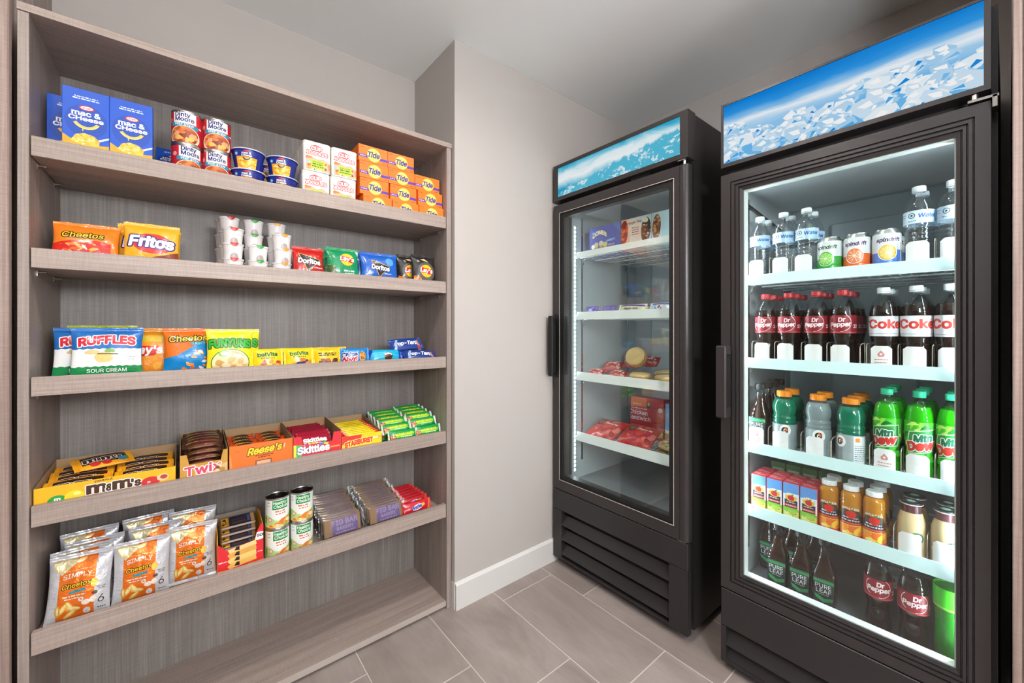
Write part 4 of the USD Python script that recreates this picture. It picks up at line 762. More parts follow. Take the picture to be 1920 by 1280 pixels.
K_pop.put(mat4((0.738, 1.612, BASE[2] + 0.046), tilt=38, roll=-4), 'dark blue pastry pack on top of the pile at the right end'); K_pop.put(mat4((0.782, 1.574, BASE[2] + 0.004), tilt=50, roll=4), 'dark blue pastry pack at the front of the right end pile'); K_pop.put(mat4((0.735, 1.705, BASE[2] + 0.002), tilt=70, roll=2), 'dark blue pastry pack under the pile at the right end'); K_pop.put(mat4((0.775, 1.645, BASE[2] + 0.022), tilt=64, roll=-3), 'dark blue pastry pack in the middle of the right end pile')
# ---------------------------------------------------------------- fourth shelf: open cartons of candy and the green granola bars
def tray(p, W, D, Hf, Hs, Hb, col, art, inner='cardboard', notch=None, th=0.0012, print_mat='paper'):
    """open-top display carton: front panel (with a dip), sloping sides, back panel, base"""
    fpts = [(-W / 2, 0), (W / 2, 0), (W / 2, Hf)] + ([(notch[1] + 0.006, Hf), (notch[1], notch[2]), (notch[0], notch[2]), (notch[0] - 0.006, Hf)] if notch else []) + [(-W / 2, Hf)]
    fp = poly(*fpts)
    obj(p, 'front_panel', prism(fp, 'y', 0.0, th), print_mat, color=C(col))
    put_art(p, 'front_print', art, face(), print_mat, fp.buffer(-0.0004), edge=None)
    obj(p, 'back_panel', B((-W / 2, D - th, 0), (W / 2, D, Hb)), inner)
    sp = poly((th + 0.0002, 0), (D - th - 0.0002, 0), (D - th - 0.0002, Hb - 0.001), (D * 0.6, Hs + (Hb - Hs) * 0.5), (th + 0.0002, Hf if not notch else Hs))
    for x in (-W / 2, W / 2 - th): obj(p, 'side_panel', prism(sp, 'x', x, x + th), inner if inner == 'cardboard' else print_mat, color=C(col))
    obj(p, 'base', B((-W / 2 + th, th, 0), (W / 2 - th, D - th, th)), inner)
def bar_kind(name, cat, L, H, T, col, art, seed, mat='film', seal=0.010, seal_col=None):
    return Kind(name, cat, lambda p, q=Pillow(L, H, T, seal=seal, pinch=0.01, seed=seed, sides=True): q.build(p, col, art, mat, seal_col, ('wrapper', 'right_seal', 'left_seal')))
def mm_letters(a, x, y, h, w=0.0022):
    for s_, dx, k in (('m', -0.95, 1), ('&', -0.02, 0.62), ('m', 0.90, 1), ("'s", 1.95, 0.72)): a.outlined(text(s_, h * k, x + dx * h, y, fat=0.05, sx=1.3 if s_ == 'm' else 1.0), '#4a2a18', WHITE, w)
    return a
mm = Art(); mm.add(rect(-0.2, 0, 0.2, 0.1), '#f8b51c').add(text('peanut', 0.0060, -0.012, 0.0535, bold=True, sx=1.3), '#4a2a18'); mm_letters(mm, 0.0, 0.026, 0.0265)
mm.add(ell(-0.096, 0.020, 0.018, 0.016), '#2f9e3e').add(text('m', 0.010, -0.096, 0.021, fat=0.05), WHITE).add(ell(-0.066, 0.026, 0.018, 0.016), '#f6d52a').add(ell(-0.061, 0.033, 0.007, 0.005), '#fbe98a').add(ell(0.082, 0.029, 0.020, 0.014), '#cf3030').add(text('m', 0.006, 0.078, 0.026, fat=0.05), '#f3c9c0').add(ell(0.108, 0.036, 0.013, 0.010), '#e8c69a').add(ell(0.110, 0.037, 0.008, 0.006), '#b9443a')
Kind('peanut_candy_carton', 'candy carton', lambda p: tray(p, 0.272, 0.225, 0.061, 0.066, 0.078, '#f8b51c', mm)).put(mat4((-0.1575, 1.531, BASE[3])), 'wide open yellow carton of peanut candy packs at the left end')
def pk(a):
    return mm_letters(Art().add(rect(-0.045, 0.014, 0.05, 0.052), '#3a2413'), -0.008, 0.022, 0.020, 0.0016).add(ell(-0.02, 0.012, 0.011, 0.008), '#c8332b').add(ell(0.004, 0.011, 0.010, 0.007), '#c8332b').add(ell(0.038, 0.018, 0.010, 0.008), '#2f86c8').add(ell(0.050, 0.024, 0.010, 0.008), '#3f9e3e')
K_mm = bar_kind('peanut_candy_pack', 'candy pack', 0.126, 0.062, 0.0165, '#f2a51e', pk(0), 21)
for c, (x, w) in enumerate(((-0.2245, 'left'), (-0.0915, 'right'))):
    for k in range(3): K_mm.put(mat4((x, 1.546 + k * 0.067, BASE[3] + 0.0022), tilt=88), f'peanut candy pack lying flat in the yellow carton, {w} half, {ORD[k]} from front')
    for k in range(4): K_mm.put(mat4((x + 0.003 * math.sin(k * 2), 1.547 + k * 0.0425, BASE[3] + 0.025 + 0.002 * k), yaw=(1.8, 1.2)[c], tilt=64), f'peanut candy pack leaning back in the yellow carton, {w} half, {ORD[k]} from the front')
K_mm.put(mat4((-0.175, 1.625, BASE[3] + 0.066), yaw=19, tilt=70), 'peanut candy pack lying askew on top of the others in the yellow carton')
twx = Art(); twx.add(rect(-0.1, 0, 0.1, 0.12), '#c9953c').add(poly((-0.03, 0.0), (0.06, 0.0), (0.06, 0.05), (0.02, 0.038), (-0.02, 0.04)), '#d9b476').outlined(text('Twix', 0.0250, -0.002, 0.0275, fat=0.02, shear=0.06, rot=4, sx=1.15), '#d9456a', WHITE, 0.0024).food(poly((0.025, 0.02), (0.05, 0.02), (0.05, 0.05), (0.03, 0.045)), ['#b98a4a', '#e8cf9c', '#7a4a24'], 8, 0.008, 3)
Kind('caramel_candy_carton', 'candy carton', lambda p: tray(p, 0.115, 0.225, 0.088, 0.092, 0.108, '#c9953c', twx, notch=(-0.036, 0.040, 0.058))).put(mat4((0.0455, 1.531, BASE[3])), 'gold open carton of caramel cookie bars with a notched front')
K_tw = bar_kind('caramel_candy_bar', 'candy bar', 0.100, 0.040, 0.018, '#5a3420', Art().add(rect(-0.05, 0.026, 0.05, 0.034), '#c9a04a').add(rect(-0.05, 0.004, 0.05, 0.008), '#8a5a34').add(text('Twix', 0.014, 0.0, 0.010, fat=0.08), '#7a3040'), 22, mat='foil')
for k in range(10):
    z = 0.005 + min(k, 5) * 0.0165 if k < 6 else 0.092 + (k - 6) * 0.0; y = 1.542 + k * 0.007 if k < 6 else 1.60 + (k - 6) * 0.036
    K_tw.put(mat4((0.0455 + 0.003 * math.sin(k * 2.1), y, BASE[3] + z), yaw=2 * math.sin(k * 3.0), tilt=78), f'brown and gold caramel cookie bar, {ORD[k]} ' + ('from the bottom of the front stack' if k < 6 else 'along the top towards the back').replace('', '') if k < 6 else f'brown and gold caramel cookie bar on top of the pile, {ORD[k - 6]} from the front')
rs = Art(); rs.add(rect(-0.1, 0, 0.1, 0.12), '#ff7426').add(poly((-0.085, 0.0), (-0.078, 0.0), (-0.084, 0.06), (-0.09, 0.07)), '#ff8f4a').outlined(text("Reese's", 0.0215, 0.008, 0.058, fat=0.04, shear=0.28, rot=3, sx=0.88), '#f5cf2a', '#4a2613', 0.0018).add(squiggle(0.006, 0.049, 0.050, 0.0035, 3), '#5a2d14').add(squiggle(0.006, 0.0435, 0.036, 0.003, 5), '#5a2d14').add(rect(-0.019, 0.014, 0.026, 0.036), '#6b4634').add(rect(-0.016, 0.018, 0.023, 0.0335), '#e6b08a').add(poly((0.060, 0.068), (0.064, 0.078), (0.067, 0.078), (0.063, 0.062)), '#f7c9a0').add(squiggle(-0.066, 0.072, 0.012, 0.003, 2), '#e05f1c')
Kind('peanut_butter_cup_carton', 'candy carton', lambda p: tray(p, 0.177, 0.225, 0.092, 0.094, 0.102, '#ff7426', rs)).put(mat4((0.1955, 1.531, BASE[3])), 'bright orange open carton of peanut butter cups')
K_rs = bar_kind('peanut_butter_cup_pack', 'candy pack', 0.078, 0.060, 0.018, '#e0531c', Art().add(ell(0, 0.03, 0.030, 0.022), '#3f2a1c').add(text("Reese's", 0.010, 0, 0.028, shear=0.2), '#f0c22a'), 23)
for k in range(8):
    c, r = k % 2, k // 2
    K_rs.put(mat4((0.153 + 0.084 * c, 1.560 + r * 0.045, BASE[3] + 0.050 - 0.001 * c), yaw=4 * math.sin(k * 1.7), tilt=68), f'peanut butter cup pack in the orange carton, {("left", "right")[c]} one in {ORD[r]} row')
sk = Art(); sk.add(rect(-0.1, 0, 0.1, 0.12), '#e2303a').add(poly((-0.08, 0.0), (-0.08, 0.064), (-0.05, 0.060), (-0.052, 0.03), (-0.045, 0.0)), '#4bbf6a').add(poly((-0.08, 0.0), (-0.08, 0.064), (-0.069, 0.063), (-0.07, 0.03), (-0.06, 0.0)), '#f6de4a').add(poly((0.0, 0.062), (0.018, 0.064), (0.026, 0.056), (0.008, 0.050)), '#3f86d8').add(poly((0.016, 0.064), (0.036, 0.060), (0.032, 0.050), (0.02, 0.052)), '#f2d13a').add(poly((-0.05, 0.006), (0.0, 0.012), (0.03, 0.026), (0.02, 0.012), (-0.01, 0.002), (-0.05, 0.0)), '#f0b62a').outlined(text('Skittles', 0.0225, -0.014, 0.0305, fat=0.05, sx=0.98), WHITE, '#6b2a6a', 0.0012).add(rect(0.040, 0.036, 0.072, 0.041), '#f6a04a')
Kind('fruit_candy_carton', 'candy carton', lambda p: tray(p, 0.156, 0.225, 0.090, 0.094, 0.104, '#e2303a', sk, notch=(-0.048, 0.046, 0.058))).put(mat4((0.364, 1.531, BASE[3])), 'red open carton of rainbow fruit candy packs')
K_sk = bar_kind('fruit_candy_pack', 'candy pack', 0.112, 0.058, 0.012, '#a31c34', Art().add(text('Skittles', 0.0165, 0.0, 0.018, fat=0.06), WHITE).food(rect(-0.045, 0.006, 0.045, 0.016), ['#f0a02a', '#e6d23a', '#4aa63a', '#8a3a9a'], 9, 0.006, 3), 24)
for k in range(7): K_sk.put(mat4((0.362 + 0.004 * math.sin(k * 2), 1.548 + k * 0.026, BASE[3] + 0.042 + min(k, 1) * 0.004), yaw=3 * math.sin(k * 1.3), tilt=50), f'dark red fruit candy pack, {ORD[k]} from the front in the red carton')
sb = Art(); sb.add(rect(-0.1, 0, 0.1, 0.12), '#f9d21c').add(poly((-0.08, 0.0), (-0.08, 0.1), (0.005, 0.1), (-0.005, 0.052), (-0.03, 0.040), (-0.045, 0.048), (-0.06, 0.0)), '#dd3a34').add(poly((-0.08, 0.03), (-0.05, 0.05), (-0.035, 0.038), (-0.01, 0.050), (0.01, 0.042), (0.06, 0.05), (0.06, 0), (-0.08, 0)), '#f9d21c').outlined(text('STARBURST', 0.0165, -0.012, 0.0275, fat=0.08, rot=4, sx=0.78, arc=0.06), '#e2492c', '#fbe27a', 0.0022).add(squiggle(0.048, 0.042, 0.018, 0.008, 3), '#fbeed0').add(squiggle(0.066, 0.043, 0.012, 0.008, 5), '#e89a8a')
Kind('fruit_chew_carton', 'candy carton', lambda p: tray(p, 0.148, 0.225, 0.065, 0.072, 0.094, '#f9d21c', sb)).put(mat4((0.5185, 1.531, BASE[3])), 'yellow and red open carton of fruit chew sticks')
K_sb = bar_kind('fruit_chew_stick', 'candy', 0.132, 0.022, 0.021, '#f1cf1a', Art().add(rect(-0.07, 0.0, -0.046, 0.03), '#d8362c').add(rect(0.05, 0.0, 0.07, 0.03), '#d8362c').add(text('STARBURST', 0.009, 0.0, 0.007, fat=0.06), '#e2492c'), 25, seal=0.006, seal_col='#d8362c')
for k in range(9): K_sb.put(mat4((0.5185, 1.546 + k * 0.0228, BASE[3] + 0.047 + 0.001 * k)), f'yellow fruit chew stick with red ends, {ORD[k]} from the front in the yellow carton')
def nature(n):
    a = Art(); a.add(poly((-0.04, 0.026), (0.05, 0.028), (0.046, 0.016), (-0.03, 0.012)), '#8fcf3a').add(text('NATURE VALLEY', 0.0085, 0.004, 0.021, fat=0.02, sx=0.8, rot=1), '#f2e63a').add(squiggle(0.012, 0.012, 0.050, 0.0045, 3), '#e6f2c0'); a.food(ell(-0.046, 0.017, 0.013, 0.013), ['#b9703a', '#d39a5c', '#8f4f24'], 12, 0.007, 5); return a.add(poly((0.03, 0.0), (0.06, 0.0), (0.06, 0.012), (0.045, 0.012)), '#0d6a4a')
K_nv = bar_kind('green_granola_bar', 'granola bar', 0.128, 0.042, 0.020, '#169a44', nature(0), 26, seal=0.008, seal_col='#cfd8c8')
for c, (x0, xw) in enumerate(((0.679, 'left'), (0.797, 'right'))):
    for k, (dx, y, z, ti) in enumerate(((0.010, 1.548, 0.008, 16), (-0.004, 1.574, 0.034, 30), (-0.006, 1.610, 0.050, 34), (-0.008, 1.645, 0.058, 36), (-0.008, 1.68, 0.064, 38), (-0.006, 1.715, 0.068, 40))):
        K_nv.put(mat4((x0 + dx * (1 if c == 0 else 0.4) + (0.0 if c == 0 else -0.004 * (k > 2)), y + 0.004 * c, BASE[3] + z + (0.006 if c and k > 0 else 0)), yaw=2 * math.sin(k + c), tilt=ti), f'green granola bar, {ORD[k]} from the front in the {xw} row')
    for k in range(4): K_nv.put(mat4((x0 - 0.006 - 0.003 * c, 1.600 + k * 0.048, BASE[3] + 0.004), tilt=55), f'green granola bar lying under the {xw} row, {ORD[k]} from the front')

# ---------------------------------------------------------------- fifth shelf: white puff bags, biscuit carton, soup, crackers, red packs
def simply():
    a = Art(); W, H = 0.130, 0.168; a.add(poly((-0.040, 0), (0.031, 0), (0.031, H), (-0.040, H)), '#ea7420').add(poly((-0.052, 0.162), (-0.010, 0.164), (-0.006, 0.150), (-0.036, 0.122), (-0.052, 0.138)), '#ded0a2').add(ell(0.000, 0.152, 0.010, 0.005, 10), '#e9b878')
    a.add(text('SIMPLY', 0.0105, -0.0045, 0.110, bold=False, fat=0.015, sx=1.05, arc=0.10), '#f6efe6').add(squiggle(-0.003, 0.128, 0.050, 0.003, 3), '#e9a868').add(ell(-0.006, 0.121, 0.004, 0.0025, 30), '#f6efe6').add(ell(0.002, 0.121, 0.004, 0.0025, -30), '#f6efe6')
    cheetos_word(a, -0.005, 0.0885, 0.0108, 4).add(poly((-0.018, 0.0795), (0.014, 0.0825), (0.014, 0.0765), (-0.018, 0.0735)), '#2fa0b4').add(squiggle(-0.008, 0.066, 0.046, 0.0038, 2), '#f6e3cf').add(squiggle(-0.012, 0.060, 0.030, 0.003, 6), '#f6e3cf')
    for q, (x, y, r) in enumerate(((-0.028, 0.040, 62), (-0.016, 0.044, 120), (-0.008, 0.036, -12), (-0.014, 0.024, 38), (-0.038, 0.036, 95))): a.add(ell(x, y, 0.014, 0.0052, r), ('#f3d06a', '#f0c65a', '#f5d880', '#eec152', '#dfae4a')[q]).add(ell(x, y + 0.001, 0.010, 0.0022, r), '#fae9ae')
    a.add(ell(0.006, 0.056, 0.0055), '#f4ece2').add(ell(0.006, 0.056, 0.0022), '#e58b4a').add(ell(0.016, 0.046, 0.009, 0.0065), '#f4ece2').add(ell(0.029, 0.049, 0.006, 0.008), '#f4ece2').add(ell(0.018, 0.024, 0.007, 0.008), '#efe4da').add(ell(0.017, 0.022, 0.003, 0.004), '#cfd0da').add(ell(0.030, 0.090, 0.007, 0.011), '#f6cd5a')
    a.add(ell(0.032, 0.064, 0.006, 0.0045), '#7a3b2a').add(ell(0.034, 0.065, 0.003, 0.002), '#3b8a4a')
    return a.add(text('6', 0.019, 0.045, 0.036, bold=False, shear=0.1), '#4a4038').add(squiggle(0.045, 0.075, 0.017, 0.0028, 2), '#8f8f96').add(squiggle(0.046, 0.070, 0.014, 0.0028, 5), '#8f8f96').add(squiggle(0.046, 0.022, 0.016, 0.0028, 8), '#55504c')
K_sim = bag_kind('white_puff_bag', 'bag of puffs', Pillow(0.123, 0.170, 0.036, seal=0.011, seed=31, wrinkle=1.2), '#d3d4d8', simply(), mat='foil', seal_mat='foil')
for x, y, z, ya, ti, ro, lab in ((-0.2225, 1.556, 0.0, -2, 12, 2, 'front left one, leaning out over the shelf lip'), (-0.0980, 1.558, 0.0, -2, 8, 1, 'front middle one'), (0.0150, 1.582, 0.0, -2, 6, 1, 'front right one next to the biscuit carton'), (-0.2185, 1.603, 0.0, 1, 11, -1, 'directly behind the front left one'),
        (-0.2050, 1.650, 0.0, 1, 10, 1, 'third one deep on the left'), (-0.2170, 1.704, 0.010, 0, 9, -1, 'standing against the back panel on the left'), (-0.0740, 1.640, 0.006, -2, 8, 1, 'second row, behind the front middle one'), (-0.0860, 1.708, 0.014, 1, 8, -1, 'standing against the back panel in the middle'), (0.0160, 1.690, 0.008, 1, 6, 2, 'behind the front right one, only a corner showing')):
    K_sim.put(mat4((x, y, BASE[4] + z), yaw=ya, tilt=ti, roll=ro), 'white and orange cheese puff bag, ' + lab)
def biscuit_carton(p):
    W, D = 0.122, 0.175
    fp = poly((-W / 2, 0), (W / 2, 0), (W / 2, 0.135), (W / 2 - 0.006, 0.142), (W / 2 - 0.018, 0.118), (W / 2 - 0.024, 0.092), (-W / 2 + 0.022, 0.082), (-W / 2, 0.108))
    a = Art(); a.add(rect(-0.1, 0, 0.1, 0.2), '#e02a30').add(poly((-0.1, 0), (-0.1, 0.026), (0.0, 0.020), (0.1, 0.026), (0.1, 0)), '#f4b322')
    for k in range(4): a.add(poly((-0.036, 0.030 + k * 0.018), (-0.02, 0.044 + k * 0.016), (0.040, 0.045 + k * 0.016), (0.042, 0.030 + k * 0.016), (-0.03, 0.022 + k * 0.016)), ('#e9b45a', '#f0c877', '#e2a64a', '#f3d08a')[k]).add(poly((-0.018, 0.028 + k * 0.016), (-0.012, 0.038 + k * 0.016), (-0.004, 0.038 + k * 0.016), (-0.004, 0.026 + k * 0.016)), '#2a1a12')
    a.add(squiggle(-0.048, 0.046, 0.020, 0.004, 2), '#f8dada').add(squiggle(0.052, 0.050, 0.014, 0.004, 4), '#f8dada').add(ell(0.050, 0.102, 0.018, 0.013), '#f1efe9').add(text('GO!', 0.008, 0.052, 0.100, fat=0.04), '#1c1c1c').add(ell(-0.03, 0.016, 0.012, 0.006, 20), '#f0a62a').add(ell(0.03, 0.018, 0.014, 0.006, -10), '#d97a2a')
    obj(p, 'front_panel', prism(fp, 'y', 0, 0.0012), 'paper', color=C('#e02a30')); put_art(p, 'front_print', a, face(), 'paper', fp.buffer(-0.0004), None)
    obj(p, 'back_panel', B((-W / 2, D - 0.0012, 0), (W / 2, D, 0.135)), 'paper', color=C('#8f8276'))
    sp = poly((0.0014, 0), (D - 0.0014, 0), (D - 0.0014, 0.134), (0.09, 0.150), (0.0014, 0.132)); 
    for x in (-W / 2, W / 2 - 0.0012): obj(p, 'side_panel', prism(sp, 'x', x, x + 0.0012), 'paper', color=C('#f4b322'))
    obj(p, 'base', B((-W / 2 + 0.0013, 0.0013, 0), (W / 2 - 0.0013, D - 0.0013, 0.0012)), 'cardboard')
Kind('biscuit_stick_carton', 'snack carton', biscuit_carton).put(mat4((0.1385, 1.540, BASE[4])), 'red and yellow open carton of dipping biscuit packs beside the soup cans')
def dip(p):
    obj(p, 'tub', MB().box((-0.050, 0, 0), (0.050, 0.009, 0.052), 0.004), 'plastic', color=C('#8a6a4a'))
    obj(p, 'biscuit_sticks', MB().box((0.004, -0.0012, 0.006), (0.046, 0.0, 0.046)), 'plastic', color=C('#c9a06a')); obj(p, 'dip_label', MB().box((-0.024, -0.0014, 0.004), (0.036, 0.0002, 0.048)), 'plastic', color=C('#2c2f4a'))
    put_art(p, 'front_print', Art().add(rect(-0.046, 0.006, -0.026, 0.046), '#e8a92a').food(rect(-0.044, 0.008, -0.028, 0.044), ['#c97a1c', '#4a2d14', '#f3c860'], 10, 0.006, 3).add(rect(-0.018, 0.012, 0.022, 0.020), '#6a4a3a').add(rect(-0.018, 0.026, 0.022, 0.034), '#54403a').add(rect(0.026, 0.010, 0.034, 0.042), '#5f6a9a'), face(-0.0017), 'plastic', None, None)
    obj(p, 'film_lid', MB().box((-0.050, -0.0026, 0), (0.050, -0.0021, 0.052)), 'plastic_wrap')
K_dip = Kind('dip_biscuit_tub', 'snack tub', dip)
for k in range(7): K_dip.put(mat4((0.1385, 1.552 + k * 0.011, BASE[4] + 0.002 + k * 0.0186), tilt=72), f'brown dip and biscuit tub, {ORD[k]} from the bottom in the red carton')
def soup(p, s2=0):
    r = 0.0352; a = Art(); g = '#1a8a45'; a.add(rect(-0.12, 0, 0.12, 0.11), '#eef0ea').add(poly((-0.05, 0.0), (-0.05, 0.05), (-0.03, 0.046), (-0.012, 0.032), (0.01, 0.026), (0.05, 0.05), (0.05, 0)), '#b9d68c').add(poly((-0.05, 0.02), (-0.05, 0.045), (-0.038, 0.04), (-0.042, 0.02)), '#5fae4a')
    a.add(rect(-0.019, 0.066, 0.029, 0.096), g).add(text('Healthy', 0.0095, 0.004, 0.083, fat=0.02, sx=0.9), '#dff0dc').add(text('Choice', 0.0095, 0.006, 0.071, fat=0.02, sx=1.0, shear=0.1), '#dff0dc').add(squiggle(0.004, 0.057, 0.030, 0.005, 2), '#dd7a5c').add(squiggle(0.006, 0.049, 0.030, 0.005, 4), '#dd7a5c').add(squiggle(-0.032, 0.088, 0.010, 0.003, 2), '#8f9a9a').add(squiggle(-0.032, 0.078, 0.010, 0.003, 3), '#8f9a9a')
    b = poly((-0.045, 0.0), (-0.045, 0.012), (-0.015, 0.018), (0.01, 0.034), (0.04, 0.038), (0.045, 0.0)); a.add(b, '#e2a85a').food(b, ['#e8772e', '#f0d48a', '#d6862f', '#f3c14f', '#8ab04a', '#f5e2b5'], 40, 0.0075, 6).add(ell(-0.026, 0.033, 0.0065, 0.007), '#d9776a').add(ell(-0.026, 0.033, 0.0045, 0.005), '#f0d8c8')
    tin_can(p, r, 0.1035, '#eef0ea', a, dark=True)
K_soup = Kind('soup_can', 'food can', soup)
for c, x in enumerate((0.2455, 0.3215)):
    for k in range(2): K_soup.put(mat4((x, 1.578, BASE[4] + k * 0.104), yaw=(2, -8)[c] - 4 * k), f'white and green soup can, {("lower", "upper")[k]} one of the {("left", "right")[c]} stack')
def cracker(p):
    L, H, T = 0.132, 0.074, 0.0105
    obj(p, 'snack_bar', MB().box((-L / 2, -T / 2 + 0.0015, 0.006), (L / 2, T / 2 - 0.0015, H - 0.006), 0.003), 'food', color=C('#86684a'))
    a = Art(); a.add(rect(-L / 2 + 0.028, 0.010, L / 2 - 0.012, H - 0.011), '#655584').add(text('FIG BAR', 0.017, 0.008, 0.042, fat=0.03), '#8c7ca2').add(text('BAKERY', 0.0115, 0.008, 0.024, fat=0.03), '#8f7da6').add(squiggle(0.008, 0.014, 0.07, 0.005, 4), '#9c8ab0')
    put_art(p, 'front_print', a, face(-T / 2 + 0.0008), 'film', None, None)
    q = Pillow(L + 0.034, H, T + 0.003, seal=0.012, pinch=0.0, seed=33, sides=True, wrinkle=1.0)
    obj(p, 'clear_wrapper', q.body(), 'plastic_wrap', smooth=True)
    for e, nm in ((1, 'right_seal'), (0, 'left_seal')): obj(p, nm, q.seal_mesh(e), 'plastic_wrap')
K_ck = Kind('wrapped_snack_bar', 'snack bar', cracker)
for c, (x, nm) in enumerate(((0.4585, 'left'), (0.6225, 'right'))):
    for k in range(12):
        K_ck.put(mat4((x + 0.003 * math.sin(k * 1.9 + c), 1.562 + k * 0.0172, BASE[4] + 0.004 + 0.0026 * k), yaw=1.2 * math.sin(k * 2.3), tilt=15), f'clear wrapped brown snack bar, {ORD[k]} from the front in the {nm} row')
red = Art(); red.add(poly((0.045, 0.0), (0.058, 0.05), (0.07, 0.05), (0.07, 0)), '#e8903a').add(ell(0.0, 0.022, 0.026, 0.011, 8), '#e9e4ec').add(text('Wafer', 0.013, 0.0, 0.017, fat=0.06, shear=0.2, rot=6), '#4a4a9a').add(ell(0.028, 0.027, 0.008, 0.006), '#d9b04a')
K_red = bar_kind('red_wafer_pack', 'wafer pack', 0.134, 0.046, 0.022, '#cf1f2c', red, 34, seal=0.008)
K_red.put(mat4((0.758, 1.568, BASE[4] + 0.002), tilt=14, roll=-1), 'red wafer pack with white emblem, nearest the shelf lip')
for k in range(6): K_red.put(mat4((0.768 - 0.002 * k, 1.622 + k * 0.0265, BASE[4] + 0.002 + 0.001 * k), tilt=10), f'plain red wafer pack, {ORD[k]} in the row behind the front one')
# ================================================================ drinks cooler contents (fronts turned to -x)
YAW = -90
def prof_fn(prof):
    pr = np.array(prof); o = np.argsort(pr[:, 1], kind='stable'); return lambda z: np.interp(z, pr[o, 1], pr[o, 0])
def ribbed(z0, z1, r, n, amp, m=5):
    z = np.linspace(z0, z1, n * m + 1); return [(r + amp * math.cos(2 * math.pi * n * (q - z0) / (z1 - z0)), q) for q in z]
def cap(p, r, z, h, col, n=28, band=True):
    k = 48; a = np.arange(k) * 2 * np.pi / k; rr = r * (1 + 0.025 * (np.arange(k) % 2)); ring = lambda z_, s: np.c_[rr * s * np.cos(a), rr * s * np.sin(a), np.full(k, z_)]
    V = np.vstack([ring(z, 1), ring(z + h * 0.85, 0.985), ring(z + h, 0.90), [[0, 0, z + h]], [[0, 0, z]]]); F = []
    for q in range(2):
        for i in range(k): F.append([q * k + i, q * k + (i + 1) % k, (q + 1) * k + (i + 1) % k]); F.append([q * k + i, (q + 1) * k + (i + 1) % k, (q + 1) * k + i])
    for i in range(k): F.append([2 * k + i, 2 * k + (i + 1) % k, 3 * k]); F.append([(i + 1) % k, i, 3 * k + 1])
    obj(p, 'cap', (V, np.array(F)), 'plastic', color=C(col), smooth=25)
    if band: obj(p, 'cap_ring', lathe([(r * 0.96, z - 0.0042), (r * 1.0, z - 0.0038), (r * 1.0, z - 0.0012), (r * 0.96, z - 0.0008)], 28), 'plastic', color=C(col), smooth=30)
def shell(p, prof, mat='bottle_pet'): obj(p, 'bottle', lathe(prof, 36), mat, smooth=50)
def liquid(p, prof, level, mat, inset=0.0012):
    pr = [(max(r - inset, 0), max(z, prof[0][1] + 0.001) + (inset if i < 3 else 0)) for i, (r, z) in enumerate(prof) if z <= level]
    pr = [(0, pr[0][1])] + [q for q in pr if q[0] > 0]; rf = prof_fn(prof)(level) - inset
    obj(p, 'drink', lathe(pr + [(rf, level), (0, level)], 36), mat, smooth=50)
def label_band(p, R, z0, z1, col, art, off=0.0005):
    obj(p, 'label', lathe([(R(z) + off, z) for z in np.linspace(z0, z1, 8)], 40), 'label_print', color=C(col), smooth=True)
    if art: put_art(p, 'label_print', art, around(R, off + 0.0005), 'label_print', rect(-0.09, z0 + 0.0005, 0.09, z1 - 0.0005), 0.006)
LOOK |= dict(cola=plain('#1d0d08', 0.08), dew=juice('#3fdc16', 0.55), teal_drink=juice('#119a74', 0.5), clear_drink=juice('#c3cfd0', 0.6), orange_juice=juice('#f0a01e', 0.4), tea=plain('#2a1409', 0.08), cream=plain('#dcc392', 0.2), pale_water=pane((0.95, 0.965, 0.975), 1.9, 0.04), green_drink=juice('#2fae2c', 0.6))

# ---- water
wp = smooth_prof([(0, 0.003), (0.020, 0.002), (0.0285, 0.003), (0.0305, 0.010)], 4).tolist() + ribbed(0.012, 0.120, 0.0300, 9, 0.0014) + [(0.0312, 0.124), (0.0312, 0.161)] + smooth_prof([(0.0310, 0.163), (0.0290, 0.176), (0.0225, 0.193), (0.0150, 0.206), (0.0125, 0.212)], 4).tolist() + [(0.0125, 0.214), (0.0155, 0.215), (0.0155, 0.217), (0.0125, 0.218), (0.0125, 0.224), (0, 0.224)]
def water(p):
    shell(p, wp, 'pale_water'); cap(p, 0.0142, 0.2185, 0.0125, '#eef0f2')
    a = Art().add(rect(-0.1, 0.1, 0.1, 0.2), '#cfe0ef').add(rect(-0.1, 0.1235, 0.1, 0.128), '#e9f2f8').add(rect(0.004, 0.126, 0.040, 0.161), '#a9cbe6').add(text('Water', 0.0105, 0.022, 0.140, fat=0.03, shear=0.15), '#2a4f9a').add(ell(-0.012, 0.147, 0.0075), '#3c4a58').add(ell(-0.012, 0.147, 0.0055), '#cfe0ef').add(ell(-0.012, 0.147, 0.0028), '#3c4a58').add(squiggle(-0.034, 0.150, 0.016, 0.0025, 2), '#6f86a0').add(squiggle(-0.034, 0.144, 0.014, 0.0025, 3), '#6f86a0').add(squiggle(-0.012, 0.131, 0.018, 0.0025, 6), '#6f86a0').add(rect(0.050, 0.130, 0.062, 0.150), '#4a5a68')
    label_band(p, prof_fn(wp), 0.1245, 0.1605, '#cfe0ef', a)
K_water = Kind('water_bottle', 'water bottle', water)
def lab_rows(kind, base, y, xs, text_, where, yaw=YAW, z=0.0, scale=None):
    for k, x in enumerate(xs): kind.put(mat4((x, y, base + z), yaw=yaw - (3 * k), scale=scale), text_ + ', ' + ('front one' if k == 0 else ORD[k] + ' back') + ' ' + where)
C1, C2, C3, C4, C5 = 1.3650, 1.0760, 0.7810, 0.5600, 0.3055
for y, w in ((0.556, 'in the leftmost lane'), (0.483, 'in the lane second from the left'), (0.4175, 'in the lane left of the cans'), (0.1555, 'in the lane right of the cans'), (0.0897, 'in the rightmost lane')):
    lab_rows(K_water, C1, y, (1.592, 1.662), 'clear plastic water bottle', w)
